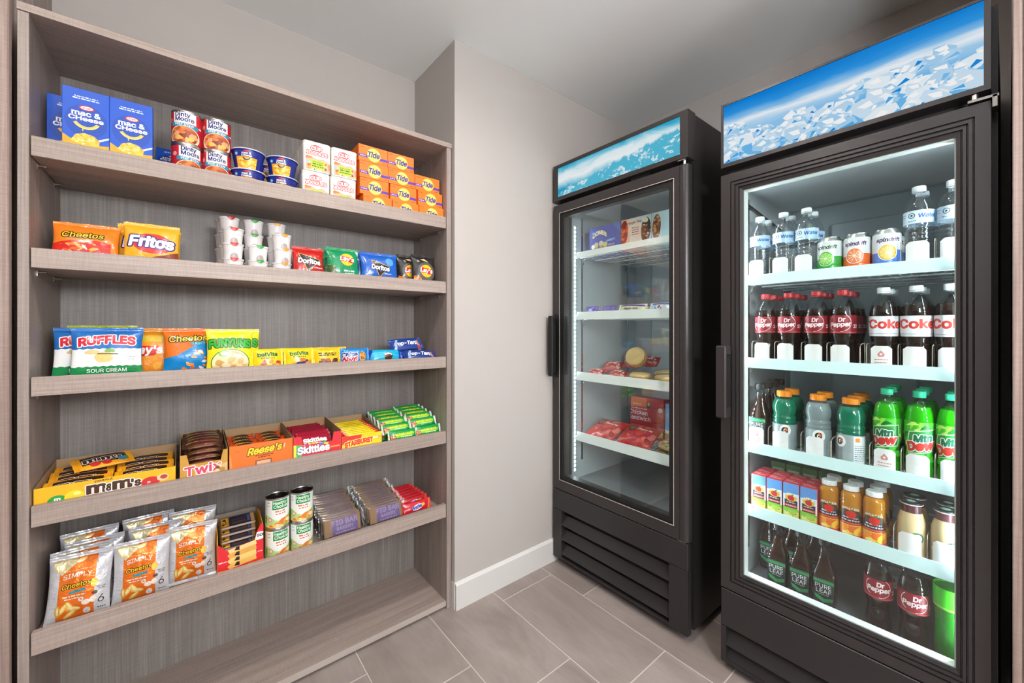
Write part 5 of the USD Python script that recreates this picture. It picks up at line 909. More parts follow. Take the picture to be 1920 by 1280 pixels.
# ---- slim fruit soda cans
def soda_can(col, fruit, seg, word):
    def go(p):
        r = 0.033; prof = [(0, 0.006), (0.020, 0.004), (0.0235, 0.0), (0.0255, 0.0015), (0.0325, 0.012), (r, 0.015), (r, 0.1035), (0.0322, 0.107), (0.0275, 0.117), (0.0268, 0.1185), (0.0272, 0.1205), (0.0265, 0.1212), (0.0255, 0.1195), (0.0245, 0.1165), (0, 0.1165)]
        obj(p, 'can_body', lathe(prof, 44), 'aluminium', smooth=45)
        obj(p, 'pull_tab', MB().add(*prism(ell(0.006, 0, 0.011, 0.0065).difference(ell(0.010, 0, 0.004, 0.003)), 'z', 0.1172, 0.1182)), 'aluminium')
        obj(p, 'print_sleeve', lathe([(0.0326, 0.012), (r + 0.0002, 0.0152), (r + 0.0002, 0.1032), (0.0324, 0.1068)], 44), 'tin_print', color=C('#e4e4e6'), smooth=45)
        a = Art().add(rect(-0.12, 0.0, -0.001, 0.052 if fruit else 0.0), col).add(rect(-0.12, 0, 0.12, 0.050), col).add(rect(0.012, 0.04, 0.12, 0.058), col).add(text(word, 0.0105, -0.002, 0.083, shear=0.18, fat=0.02), '#5a2a5a' if col != '#3fa648' else '#2a5a2a')
        cx, cy = -0.004, 0.052; a.add(ell(cx, cy, 0.0225, 0.0235), '#f1f1ef').add(ell(cx, cy, 0.0205, 0.0215), fruit).add(ell(cx, cy, 0.0175, 0.0185), seg)
        for t in range(9): a.add(affinity.rotate(rect(cx - 0.0006, cy + 0.002, cx + 0.0006, cy + 0.0185), t * 40, origin=(cx, cy)), '#f4e9d8')
        put_art(p, 'front_print', a.add(ell(cx, cy, 0.003), '#f4e9d8'), around(r, 0.0006), 'tin_print', rect(-0.1, 0.0155, 0.1, 0.1030), 0.006)
    return go
for y, nm, col, fr, sg, ya in ((0.3565, 'green lime', '#3fa648', '#4fae3a', '#8fd45a', 0), (0.2895, 'orange grapefruit', '#ef6a2a', '#f06a34', '#f08a5a', 6), (0.2225, 'blue and yellow lemon', '#5a83d4', '#e2b23a', '#efcf6a', 18)):
    lab_rows(Kind('fruit_soda_can', 'drink can', soda_can(col, fr, sg, 'spindrift')), C1, y, (1.592, 1.662), f'white and {nm} soda can', 'of its lane', yaw=YAW + ya, scale=(0.965, 0.965, 1))
# ---- colas
cola = smooth_prof([(0, 0.006), (0.012, 0.004), (0.0225, 0.0), (0.0300, 0.006), (0.0325, 0.022), (0.0318, 0.045), (0.0282, 0.072), (0.0290, 0.085), (0.0325, 0.104), (0.0335, 0.118)], 4).tolist() + smooth_prof([(0.0335, 0.160), (0.0325, 0.172), (0.0270, 0.196), (0.0180, 0.214), (0.0128, 0.222)], 4).tolist() + [(0.0125, 0.224), (0.0158, 0.225), (0.0158, 0.227), (0.0125, 0.228), (0.0125, 0.235), (0, 0.235)]
cola = [(r * 0.955, z) for r, z in cola]
def pepper(p):
    shell(p, cola); liquid(p, cola, 0.186, 'cola'); cap(p, 0.0145, 0.2295, 0.013, '#c22a30')
    a = Art().add(rect(-0.12, 0.1, 0.12, 0.17), '#8e1b27').add(rect(-0.12, 0.1085, 0.12, 0.112), '#c9464a')
    for w_, h_, x_, y_ in (('Dr', 0.0125, 0.004, 0.1435), ('Pepper', 0.0125, 0.0, 0.129)): a.add(text(w_, h_, x_, y_, fat=0.04, shear=0.12, rot=3, sx=0.92), '#f0dede')
    a.add(ring_arc(0.0, 0.140, 0.0265, 0.0278, 250, 420).difference(rect(-0.02, 0.1, 0.0, 0.125)), '#f0dede').add(ring_arc(-0.004, 0.139, 0.0255, 0.0268, 130, 235), '#f0dede').add(text('23', 0.0105, 0.042, 0.124, fat=0.03), '#e8c9c9').add(squiggle(-0.050, 0.118, 0.016, 0.003, 2), '#d99a9a')
    label_band(p, prof_fn(cola), 0.1075, 0.163, '#8e1b27', a)
def diet(p):
    shell(p, cola); liquid(p, cola, 0.190, 'cola'); cap(p, 0.0145, 0.2295, 0.013, '#eef0f2')
    a = Art().add(rect(-0.12, 0.08, 0.12, 0.17), '#e9e9ee').add(text('Coke', 0.0235, 0.004, 0.124, fat=0.04, sx=1.05), '#d2382c').add(rect(-0.12, 0.1065, 0.12, 0.1080), '#b9a0a8').add(text('Diet', 0.006, -0.040, 0.140, fat=0.02), '#3a3a42')
    label_band(p, prof_fn(cola), 0.1000, 0.158, '#e9e9ee', a)
K_pep, K_diet = Kind('cherry_cola_bottle', 'soda bottle', pepper), Kind('diet_cola_bottle', 'soda bottle', diet)
for k, y in enumerate((0.538, 0.468, 0.391, 0.3235)): lab_rows(K_pep, C2, y, (1.592, 1.664, 1.736), 'dark soda bottle with maroon label', f'in {ORD[k]} lane from left')
for k, (y, w) in enumerate(((0.229, 'left'), (0.161, 'middle'), (0.0945, 'right'))): lab_rows(K_diet, C2, y, (1.592, 1.664, 1.736), 'dark soda bottle with white label', f'of the {w} lane', yaw=YAW + (8, 2, -6)[k])
# ---- tea bottles: square shouldered with a long neck
def tea_bottle(p):
    def sq(k, r):  # rounded square section
        a = np.arange(40) * 2 * np.pi / 40; e = 2 + k * 3.0; c, s_ = np.cos(a), np.sin(a); d = (np.abs(c) ** e + np.abs(s_) ** e) ** (-1 / e); return np.c_[r * d * c, r * d * s_]
    sec = [(0.0, 1, 0.022), (0.002, 1, 0.0275), (0.008, 1, 0.0295), (0.100, 1, 0.0295), (0.112, 0.9, 0.0290), (0.130, 0.6, 0.0255), (0.152, 0.3, 0.0190), (0.175, 0.1, 0.0150), (0.196, 0, 0.0140), (0.205, 0, 0.0140)]
    def loft(inset, top, z_off=0.0):
        V, F = [], []; sel = [q for q in sec if q[0] <= top]
        for z, k, r in sel: V.append(np.c_[sq(k, r - inset), np.full(40, z + (z_off if z < 0.005 else 0))])
        n = len(sel); V = np.vstack(V + [np.array([[0, 0, sel[0][0] + z_off], [0, 0, sel[-1][0]]])])
        for q in range(n - 1):
            for i in range(40): F += [[q * 40 + i, q * 40 + (i + 1) % 40, (q + 1) * 40 + (i + 1) % 40], [q * 40 + i, (q + 1) * 40 + (i + 1) % 40, (q + 1) * 40 + i]]
        for i in range(40): F += [[(i + 1) % 40, i, n * 40], [(n - 1) * 40 + i, (n - 1) * 40 + (i + 1) % 40, n * 40 + 1]]
        return V, np.array(F)
    obj(p, 'bottle', loft(0.0, 1.0), 'bottle_pet', smooth=50); obj(p, 'drink', loft(0.0015, 0.176, 0.002), 'tea', smooth=50); cap(p, 0.0168, 0.2045, 0.016, '#1b1a1a')
    a = Art().add(rect(-0.026, 0.022, 0.026, 0.104), '#2c3034').add(rect(-0.026, 0.090, 0.026, 0.100), '#2f8a50').add(text('PURE', 0.0125, -0.001, 0.074, bold=False, fat=0.012, sx=0.95), '#dfe3e0').add(text('LEAF', 0.0125, 0.0, 0.0585, bold=False, fat=0.012, sx=0.98), '#dfe3e0').add(squiggle(0, 0.053, 0.026, 0.002, 3), '#b9c4bc')
    a.add(poly((-0.024, 0.052), (-0.020, 0.040), (0.0, 0.030), (0.0, 0.042), (-0.012, 0.048)), '#3fa060').add(poly((0.024, 0.050), (0.022, 0.038), (0.0, 0.030), (0.0, 0.042), (0.014, 0.046)), '#2f8a50').add(squiggle(-0.006, 0.016, 0.03, 0.0022, 4), '#8a8f8c').add(ell(0.018, 0.014, 0.003), '#cfd4d0')
    put_art(p, 'label', a, face(-0.0300), 'label_print', None, None)
K_tea = Kind('tea_bottle', 'tea bottle', tea_bottle)
lab_rows(K_tea, C3, 0.5555, (1.592, 1.656, 1.72, 1.784), 'brown iced tea bottle on the third cooler shelf', 'of its lane')
for y, w in ((0.498, 'left'), (0.4315, 'middle'), (0.3675, 'right')): K_tea.put(mat4((1.592, y, C5), yaw=YAW + 4), f'brown iced tea bottle on the cooler floor, {w} one of the front three')
K_tea.put(mat4((1.70, 0.560, C5), yaw=YAW), 'brown iced tea bottle standing further back on the cooler floor'); K_tea.put(mat4((1.70, 0.490, C5), yaw=YAW), 'brown iced tea bottle in the shaded back row of the cooler floor, middle one'); K_tea.put(mat4((1.70, 0.420, C5), yaw=YAW), 'brown iced tea bottle in the shaded back row of the cooler floor, right one')
# ---- sports drinks
spp = smooth_prof([(0, 0.005), (0.024, 0.002), (0.0325, 0.003), (0.0345, 0.012), (0.0345, 0.060), (0.0338, 0.096), (0.0350, 0.104), (0.0335, 0.110), (0.0352, 0.118), (0.0325, 0.124), (0.0318, 0.128), (0.0350, 0.140), (0.0352, 0.156), (0.0300, 0.174), (0.0215, 0.184), (0.0195, 0.187)], 4).tolist() + [(0.0195, 0.196), (0, 0.196)]
def sports(mat, facts):
    def go(p):
        shell(p, spp); liquid(p, spp, 0.180, mat); cap(p, 0.0215, 0.188, 0.018, '#f08a1c', band=False)
        a = Art().add(rect(-0.1, 0.01, 0.1, 0.12), '#8f9a9c').add(rect(-0.018, 0.014, 0.024, 0.1), '#a4adae')
        g = lambda x, y, s: a.add(ell(x, y, 0.0165 * s, 0.0185 * s), '#eceeee').add(text('G', 0.018 * s, x - 0.001, y - 0.009 * s, fat=0.06, shear=0.1), '#3a2c2a').add(poly((x + 0.002, y - 0.004), (x + 0.009 * s, y + 0.002), (x - 0.002, y + 0.012 * s), (x + 0.001, y + 0.001)), '#ef6a1c')
        if facts:
            g(-0.026, 0.075, 0.95); a.add(rect(0.008, 0.014, 0.040, 0.094), '#e9eaec').add(rect(0.012, 0.078, 0.024, 0.090), '#ef8a3a')
            for q in range(8): a.add(squiggle(0.024, 0.022 + q * 0.0062, 0.028, 0.0026, q), '#7a8694')
        else: g(0.010, 0.078, 1.0)
        label_band(p, prof_fn(spp), 0.012, 0.097, '#8f9a9c', a)
    return go
for y, nm, mt, fc, xs, ya, w in ((0.482, 'teal green', 'teal_drink', 0, (1.594, 1.672), 4, 'second lane from left'), (0.387, 'cloudy clear', 'clear_drink', 0, (1.594, 1.672), 0, 'lane left of the wire gap'), (0.3035, 'bright green', 'teal_drink', 1, (1.590, 1.664, 1.738), 8, 'lane without a stop')):
    lab_rows(Kind('sports_drink_bottle', 'sports drink', sports(mt, fc)), C3, y, xs, f'{nm} orange-capped sports drink', f'in the {w}', yaw=YAW + ya)
# ---- green citrus soda
def dewb(p):
    shell(p, cola); liquid(p, cola, 0.200, 'dew'); cap(p, 0.0145, 0.2295, 0.013, '#2fb98a')
    a = Art().add(rect(-0.12, 0.03, 0.12, 0.17), '#45b82a'); r = np.random.default_rng(4)
    for q in range(26):
        x, y = r.uniform(-0.07, 0.07), r.uniform(0.04, 0.155); a.add(affinity.rotate(poly((x - 0.016, y - 0.004), (x + 0.018, y), (x + 0.004, y + 0.009)), r.uniform(-40, 60), origin=(x, y)), ('#8fe04a', '#1f8a2a', '#63d03a', '#0f6a24', '#c9f06a')[q % 5])
    b = affinity.rotate(poly((-0.040, 0.078), (0.036, 0.078), (0.044, 0.134), (-0.020, 0.134)), 10, origin=(0, 0.1)); a.add(b.buffer(0.003), '#e9f2df').add(b.buffer(0.0008), '#2c8a3a')
    a.outlined(text('Mtn', 0.0175, 0.004, 0.108, fat=0.06, shear=0.25, rot=10), '#1d6a4a', '#e6f2de', 0.0022).outlined(text('Dew', 0.0225, 0.000, 0.084, fat=0.08, shear=0.25, rot=10, sx=1.1), '#d2382c', '#f2efe6', 0.0026)
    obj(p, 'label', lathe([(prof_fn(cola)(z) + 0.0005, z) for z in np.linspace(0.052, 0.160, 20)], 40), 'label_print', color=C('#45b82a'), smooth=True)
    R = prof_fn(cola); put_art(p, 'label_print', a, lambda q: np.stack([(R(q[:, 1]) + 0.001) * np.sin(q[:, 0] / 0.0325), -(R(q[:, 1]) + 0.001) * np.cos(q[:, 0] / 0.0325), q[:, 1]], 1), 'label_print', rect(-0.085, 0.0525, 0.085, 0.1595), 0.006)
K_dew = Kind('citrus_soda_bottle', 'soda bottle', dewb)
for k, (y, w) in enumerate(((0.222, 'left'), (0.155, 'middle'), (0.0925, 'right'))): lab_rows(K_dew, C3, y, (1.592, 1.664, 1.736), 'bright green citrus soda bottle with teal cap', f'of the {w} lane', yaw=YAW + (-10, 14, -8)[k], scale=(0.945, 0.945, 1))
K_pep.put(mat4((1.592, 0.2405, C5), yaw=YAW + 10), 'dark soda bottle with maroon label standing on the cooler floor, left one'); K_pep.put(mat4((1.586, 0.1665, C5), yaw=YAW + 14), 'dark soda bottle with maroon label standing on the cooler floor, right one')
def big_green(p):
    pr = smooth_prof([(0, 0.008), (0.014, 0.004), (0.024, 0.0), (0.0315, 0.008), (0.0335, 0.030), (0.0315, 0.10), (0.0325, 0.15), (0.0338, 0.16)], 4).tolist() + [(0.0338, 0.205)] + smooth_prof([(0.0338, 0.206), (0.031, 0.216), (0.020, 0.222), (0.0125, 0.225)], 3).tolist() + [(0.0125, 0.226), (0, 0.226)]
    shell(p, pr); liquid(p, pr, 0.20, 'green_drink'); cap(p, 0.0145, 0.2262, 0.010, '#2fb98a', band=False); label_band(p, prof_fn(pr), 0.150, 0.205, '#49cf2a', Art().add(rect(-0.1, 0.15, 0.1, 0.157), '#8fe84a'))
Kind('green_soda_bottle', 'soda bottle', big_green).put(mat4((1.586, 0.0945, C5), yaw=YAW), 'green soda bottle with a high label, standing on the cooler floor at the right'); 
K_water.put(mat4((1.664, 0.205, C5), yaw=YAW), 'clear water bottle standing behind the two dark soda bottles on the cooler floor')
# ---- juice boxes
def jbox_art():
    a = Art().add(rect(-0.03, 0, 0.03, 0.13), '#dfe6ee').add(rect(-0.03, 0.086, 0.03, 0.13), '#5f95d6').add(poly((-0.03, 0.086), (0.03, 0.094), (0.03, 0.082), (-0.03, 0.078)), '#cfe0f2').add(poly((-0.03, 0.044), (0.0, 0.050), (0.03, 0.040), (0.03, 0), (-0.03, 0)), '#7cbf3a').add(poly((-0.03, 0.0), (-0.03, 0.012), (0.03, 0.008), (0.03, 0)), '#b03a2a')
    a.food(poly((-0.02, 0.008), (0.02, 0.006), (0.022, 0.036), (-0.018, 0.038)), ['#cfd060', '#a8c84a', '#e2d88a', '#b8452a'], 14, 0.009, 4, 0.9).add(rect(-0.018, 0.044, 0.018, 0.070), '#3a2a34').add(rect(-0.018, 0.047, 0.018, 0.055), '#c83a44').add(squiggle(0, 0.0495, 0.028, 0.003, 3), '#f2dada').add(squiggle(0, 0.060, 0.026, 0.003, 5), '#d9cfd6')
    a.add(ell(0.0, 0.078, 0.0165, 0.013), '#e2b84a').add(text('APPLE', 0.0065, 0.0, 0.083, fat=0.03, arc=0.2), '#f6efdf').add(blob(0.0, 0.076, 0.0095, 0.0095, np.random.default_rng(2), 10, 0.1), '#c8242a').add(ell(0.004, 0.086, 0.004, 0.002, 30), '#4a8a3a'); return a
def jb_extra(p):
    obj(p, 'top_flap', MB().box((-0.0225, 0.002, 0.1245), (0.0225, 0.033, 0.1256)), 'paper', color=C('#c8323a')); put_art(p, 'top_print', Art().add(rect(-0.018, 0.012, 0.016, 0.018), '#e6b0b0').add(rect(-0.02, 0.024, 0.0, 0.028), '#e6b0b0'), lambda q: np.stack([q[:, 0], q[:, 1], np.full(len(q), 0.1260)], 1), 'paper', None, None)
    obj(p, 'straw', MB().add(*tube([(-0.0245, 0.010, 0.012), (-0.0245, 0.026, 0.108)], 0.0016, 6)), 'plastic', color=C('#e9e4d8'))
K_jb = carton_kind('juice_box', 'juice box', 0.0465, 0.035, 0.1245, '#cf3a3c', jbox_art(), bev=0.0008, extra=jb_extra)
for r, x in enumerate((1.560, 1.600, 1.640)):
    for k in range(4): K_jb.put(mat4((x, 0.550 - k * 0.0487, C4), yaw=YAW), f'small red and blue juice box, {ORD[k]} from the left in the {("front", "second", "third")[r]} row')
K_gjb = carton_kind('green_juice_box', 'juice box', 0.0465, 0.035, 0.140, '#4a6a3a', Art().add(rect(-0.02, 0.03, 0.02, 0.10), '#6a8a4a').add(rect(-0.018, 0.10, 0.018, 0.12), '#a8b89a'))
for k in range(5): K_gjb.put(mat4((1.72, 0.540 - k * 0.0487, C4), yaw=YAW), f'dark green juice carton in the shade at the back, {ORD[k]} from the left')
# ---- small orange juice bottles
jp = smooth_prof([(0, 0.004), (0.019, 0.001), (0.0250, 0.002), (0.0262, 0.010), (0.0262, 0.060), (0.0262, 0.120), (0.0250, 0.134), (0.0205, 0.143), (0.0175, 0.146)], 4).tolist() + [(0.0175, 0.152), (0, 0.152)]
def ojb(p):
    shell(p, jp); liquid(p, jp, 0.144, 'orange_juice'); cap(p, 0.0188, 0.147, 0.0145, '#f0f0ee', band=False)
    a = Art().add(rect(-0.08, 0.01, 0.08, 0.05), '#f2ab2e').food(rect(-0.02, 0.018, 0.03, 0.046), ['#f6c440', '#f08a1e', '#fbe08a', '#e86a1c', '#7fae3a'], 22, 0.010, 4, 0.9).add(rect(-0.08, 0.008, 0.08, 0.019), '#d9443a').add(rect(-0.08, 0.004, 0.08, 0.008), '#e8703a').add(rect(-0.028, 0.049, 0.030, 0.077), '#2f2630').add(rect(-0.028, 0.0505, 0.030, 0.056), '#d8503a').add(squiggle(0, 0.060, 0.046, 0.0045, 3), '#d9cfd2').add(squiggle(0, 0.068, 0.038, 0.004, 5), '#d9cfd2')
    a.add(poly((-0.026, 0.076), (0.028, 0.076), (0.022, 0.092), (-0.02, 0.093)), '#4a3a1e').add(text('APPLE & EVE', 0.0060, 0.0, 0.092, fat=0.03, arc=0.12, sx=0.85), '#f6efdf').add(blob(0.001, 0.080, 0.0125, 0.0125, np.random.default_rng(5), 12, 0.08), '#d2281e').add(ell(0.004, 0.094, 0.005, 0.0024, 30), '#4a8a3a')
    put_art(p, 'label', a, around(0.0262, 0.0006), 'label_print', rect(-0.070, 0.005, 0.070, 0.1), 0.006)
K_oj = Kind('orange_juice_bottle', 'juice bottle', ojb)
for k, (y, w, xs) in enumerate(((0.3555, 'left', (1.584, 1.642)), (0.3005, 'middle', (1.579, 1.637)), (0.2475, 'right', (1.577, 1.635, 1.693)))): lab_rows(K_oj, C4, y, xs, 'small orange juice bottle with white cap', f'of the {w} lane', yaw=YAW + 6)
# ---- bottled coffee
cp = smooth_prof([(0, 0.004), (0.022, 0.001), (0.0290, 0.003), (0.0300, 0.012), (0.0300, 0.080), (0.0285, 0.104), (0.0235, 0.122), (0.0205, 0.130)], 4).tolist() + [(0.0205, 0.148), (0, 0.148)]
def coffee(p):
    obj(p, 'bottle', lathe(cp, 40), 'coffee_glass', smooth=50)
    obj(p, 'neck_band', lathe([(0.0222, 0.1255), (0.0212, 0.131), (0.0210, 0.146)], 40), 'label_print', color=C('#5a2f34'), smooth=True)
    obj(p, 'lid', lathe([(0.0205, 0.1475), (0.0238, 0.1480), (0.0242, 0.1510), (0.0232, 0.1540), (0.0205, 0.1546), (0.0, 0.1538)], 40), 'plastic', color=C('#26262a'), smooth=35); obj(p, 'lid_rim', lathe([(0.0240, 0.1478), (0.0246, 0.1490), (0.0240, 0.1505)], 40), 'plastic', color=C('#e8e4e0'), smooth=True)
    put_art(p, 'lid_print', Art().add(ell(0, 0, 0.013), '#3a7a55').add(ell(0, 0, 0.009), '#d9e6dc').add(rect(-0.018, 0.0145, 0.018, 0.017), '#cfcfcf'), lambda q: np.stack([q[:, 0], q[:, 1], 0.1548 - 0.0006 * np.hypot(q[:, 0], q[:, 1]) / 0.02], 1), 'label_print', None, 0.005)
    a = Art().add(poly((-0.034, 0.055), (-0.016, 0.072), (0.0, 0.072), (-0.008, 0.050), (-0.02, 0.045)), '#6a3a2c'); cx, cy = 0.013, 0.062; a.add(ell(cx, cy, 0.0150), '#1f6a45').add(ell(cx, cy, 0.0112), '#f0f2ec').add(poly((cx - 0.007, cy - 0.009), (cx + 0.007, cy - 0.009), (cx + 0.006, cy + 0.002), (cx, cy + 0.007), (cx - 0.006, cy + 0.002)), '#1f6a45').add(ell(cx, cy - 0.0005, 0.0032, 0.0042), '#f0f2ec').add(poly((cx - 0.003, cy + 0.0065), (cx, cy + 0.011), (cx + 0.003, cy + 0.0065)), '#1f6a45').add(squiggle(0.004, 0.030, 0.036, 0.004, 3), '#6a3a2c')
    put_art(p, 'label', a, around(0.0300, 0.0005), 'label_print', rect(-0.07, 0.014, 0.07, 0.079), 0.006)
LOOK['coffee_glass'] = plain('#d9bf92', 0.06, coat_weight=0.5)
K_cof = Kind('coffee_drink_bottle', 'coffee bottle', coffee)
for y, w in ((0.1705, 'left'), (0.1035, 'right')): lab_rows(K_cof, C4, y, (1.588, 1.652), 'cream coloured bottled coffee with black lid', f'of the {w} lane', yaw=YAW + 4)
# ---- spring-fed lanes: front stop, side wires and floor track
def lane(w, prnt, off=0.0105, hz=0.075):
    def go(p):
        o = poly((-w / 2, 0.0), (w / 2, 0.0), (w / 2, hz - 0.008), (w / 2 - 0.008, hz), (-w / 2 + 0.008, hz), (-w / 2, hz - 0.008)).buffer(-0.004).buffer(0.004)
        v, f = prism(o, 'y', 0.0, 0.0022); v = np.array(v); v, f = trimesh.remesh.subdivide_to_size(v, f, 0.012); v[:, 1] += 0.0035 * (1 - (2 * v[:, 0] / w) ** 2) * -1 + 0.0035
        obj(p, 'front_stop', (v, f), 'stop_plastic', smooth=40)
        obj(p, 'track', MB().box((-w / 2 + 0.004, 0.006, -0.0005), (w / 2 - 0.004, 0.36, 0.0), 0.0), 'white_wire')
        if prnt:
            a = Art().add(poly((-0.006, 0.044), (0.006, 0.044), (0.008, 0.051), (0.0, 0.062), (-0.008, 0.051)), '#d98a86').add(ell(0, 0.051, 0.003), '#eeeae8')
            for q in range(4): a.add(squiggle(0, 0.034 - q * 0.008, 0.030 - 0.002 * q, 0.0028, q), '#d98a86')
            put_art(p, 'stop_print', a, lambda q: np.stack([q[:, 0], 0.0035 * (2 * q[:, 0] / w) ** 2 - 0.0006, q[:, 1]], 1), 'label_print', None, 0.008)
        for s in (-1,):
            x = s * (w / 2 + off); pts = [(x, 0.010, -0.001), (x, 0.010, 0.070), (x, 0.016, 0.078), (x, 0.030, 0.080), (x, 0.24, 0.080), (x, 0.25, 0.072), (x, 0.25, -0.001)]
            mb = MB().add(*tube(pts, 0.0012, 6))
            for q in (0.05, 0.10, 0.15, 0.20): mb.add(*tube([(x, q, 0.0), (x, q, 0.079)], 0.0010, 5))
            obj(p, 'wire_divider', mb, 'beige_wire', smooth=60)
    return go
K_lane, K_lanep = Kind('bottle_lane', 'shelf organizer', lane(0.046, False)), Kind('bottle_lane', 'shelf organizer', lane(0.046, True))
K_lanew = Kind('bottle_lane', 'shelf organizer', lane(0.046, False, 0.0155))
for sh, (z, rows) in {'top': (C1, ((0.556, 0, 'leftmost'), (0.483, 0, 'second from the left'), (0.4175, 0, 'third from the left'), (0.1555, 0, 'right of the cans'), (0.0897, 0, 'rightmost'))), 'second': (C2, ((0.538, 0, 'leftmost'), (0.468, 0, 'second from the left'), (0.391, 0, 'third from the left'), (0.3235, 0, 'fourth from the left'), (0.229, 1, 'with red print'), (0.161, 0, 'second from the right'), (0.0935, 0, 'rightmost'))),
        'third': (C3, ((0.5555, 1, 'with red print on the left'), (0.482, 0, 'second from the left'), (0.387, 0, 'third from the left'), (0.222, 1, 'with red print on the right'), (0.155, 0, 'second from the right'), (0.089, 0, 'rightmost'))), 'fourth': (C4, ((0.1705, 0, 'left of two'), (0.1035, 0, 'right of two')))}.items():
    for y, pr, w in rows: (K_lanew if sh == 'third' and y > 0.3 and not pr else K_lanep if pr else K_lane).put(mat4((1.5525, y, z - 0.0035), yaw=YAW), f'white bottle stop and wire lane, {w}, {sh} cooler shelf')
for z, y, w in ((C2, 0.276, 'between the maroon and white label bottles'), (C3, 0.345, 'in the gap beside the bottle without a stop')):
    pts = [(1.556, y, z), (1.556, y, z + 0.066), (1.562, y - 0.002, z + 0.076), (1.58, y - 0.003, z + 0.078), (1.78, y - 0.004, z + 0.078), (1.79, y - 0.004, z)]
    p = thing('wire_divider', f'lone beige wire divider {w}', 'wire divider'); mb = MB().add(*tube(pts, 0.0016, 6))
    for q in range(5): mb.add(*tube([(1.60 + q * 0.035, y - 0.003, z), (1.60 + q * 0.035, y - 0.003, z + 0.078)], 0.0014, 5))
    obj(p, 'wire_loop', mb, 'beige_wire', smooth=60)

# ================================================================ freezer contents
F1, F2, F3, F4 = 1.564, 1.2525, 0.9495, 0.6455
def cone_art():
    a = Art().add(rect(-0.1, 0, 0.1, 0.14), '#3c46a8').add(poly((0.04, 0.14), (0.1, 0.14), (0.1, 0.08)), '#4a62b8'); a.outlined(text('CONES', 0.018, -0.030, 0.078, fat=0.08, arc=0.45), '#efe0c4', '#6a3a3a', 0.003).add(text('VARIETY', 0.0085, 0.036, 0.056, fat=0.03, rot=4), '#a8d2e8').add(squiggle(0.040, 0.036, 0.034, 0.006, 2), '#e0a87a').add(squiggle(0.040, 0.026, 0.026, 0.006, 4), '#e0a87a').add(ell(-0.066, 0.106, 0.009, 0.007), '#8fb0ea')
    for x, y, c in ((-0.050, 0.030, '#c9b07a'), (-0.020, 0.034, '#d8c48f'), (0.004, 0.026, '#cdbf6a')): a.add(poly((x - 0.013, y + 0.016), (x + 0.013, y + 0.016), (x + 0.003, y - 0.03), (x - 0.003, y - 0.03)), '#b98a4a').add(ell(x, y + 0.018, 0.014, 0.012), c)
    return a.add(ell(-0.070, 0.040, 0.011), '#f0ead8').add(ell(-0.068, 0.014, 0.010), '#e9e4ef')
K_cone = carton_kind('ice_cream_cone_box', 'ice cream box', 0.186, 0.12, 0.136, '#3c46a8', cone_art())
K_cone.put(mat4((1.585, 1.237, F1), yaw=YAW), 'blue ice cream cone box on the top freezer shelf')
def dazs():
    a = Art().add(rect(-0.1, 0, 0.1, 0.15), '#e4d6c8').add(poly((-0.1, 0.0), (-0.03, 0.0), (-0.04, 0.15), (-0.1, 0.15)), '#e7c2b2').add(poly((0.02, 0.15), (0.1, 0.15), (0.1, 0.0), (0.05, 0.0)), '#bfd8da'); r = np.random.default_rng(1)
    a.add(ell(-0.064, 0.074, 0.022, 0.060, -6), '#8f2f22').food(ell(-0.064, 0.074, 0.021, 0.058, -6), ['#d2542c', '#a8331f', '#e8753c'], 24, 0.008, 2, 0.9).add(text('Häagen-Dazs', 0.0100, -0.004, 0.112, fat=0.02, sx=0.82, rot=2), '#4a3a44')
    for q in range(4): a.add(squiggle(-0.002, 0.090 - q * 0.010, 0.036, 0.0042, q), ('#5a3a44', '#7a4a4a')[q % 2])
    a.add(ell(-0.006, 0.022, 0.012, 0.005, 30), '#8a4a2c').add(ell(-0.02, 0.014, 0.01, 0.008), '#e2a06a'); b = ell(0.052, 0.072, 0.0245, 0.056, -4); a.add(b, '#3a2620').food(b, ['#5c3a2c', '#2a1a16', '#8a6a54', '#c9b296', '#4a2e26'], 60, 0.0055, 4, 0.6).add(ell(0.046, 0.118, 0.018, 0.012, -20), '#ead9b8'); return a
carton_kind('ice_cream_bar_box', 'ice cream box', 0.156, 0.10, 0.138, '#e4d6c8', dazs()).put(mat4((1.585, 1.062, F1), yaw=YAW), 'cream ice cream bar box with a chocolate almond bar picture, top freezer shelf')
carton_kind('ice_cream_bar_carton', 'ice cream box', 0.140, 0.10, 0.138, '#bfdadf', Art().add(rect(-0.07, 0, 0.07, 0.14), '#bfdadf').add(ell(-0.046, 0.075, 0.020, 0.054, -4), '#8a4a2c').food(ell(-0.046, 0.075, 0.019, 0.052, -4), ['#b8703c', '#6a3420', '#d9a06a'], 24, 0.007, 3, 0.8)).put(mat4((1.585, 0.912, F1), yaw=YAW), 'pale blue ice cream box at the right end of the top freezer shelf')
def bar_art(c, w): return Art().add(rect(-0.06, 0.0, 0.06, 0.022), '#ded2d0').add(text(w, 0.0095, 0, 0.014, fat=0.04), '#d8a070').add(rect(-0.02, 0.004, 0.03, 0.012), '#8a4a30')
K_vb = bar_kind('purple_ice_cream_pack', 'ice cream', 0.086, 0.058, 0.026, '#5a3f96', bar_art(0, 'TWIX'), 41, seal_col='#4a3486')
for k, (y, x, w) in enumerate(((1.325, 1.585, 'front left'), (1.225, 1.590, 'second along the front'), (1.275, 1.66, 'left in the back row'), (1.18, 1.665, 'right in the back row'))): K_vb.put(mat4((x, y, F2 + 0.004), yaw=YAW, tilt=24), f'purple ice cream pack on the second freezer shelf, {w}')
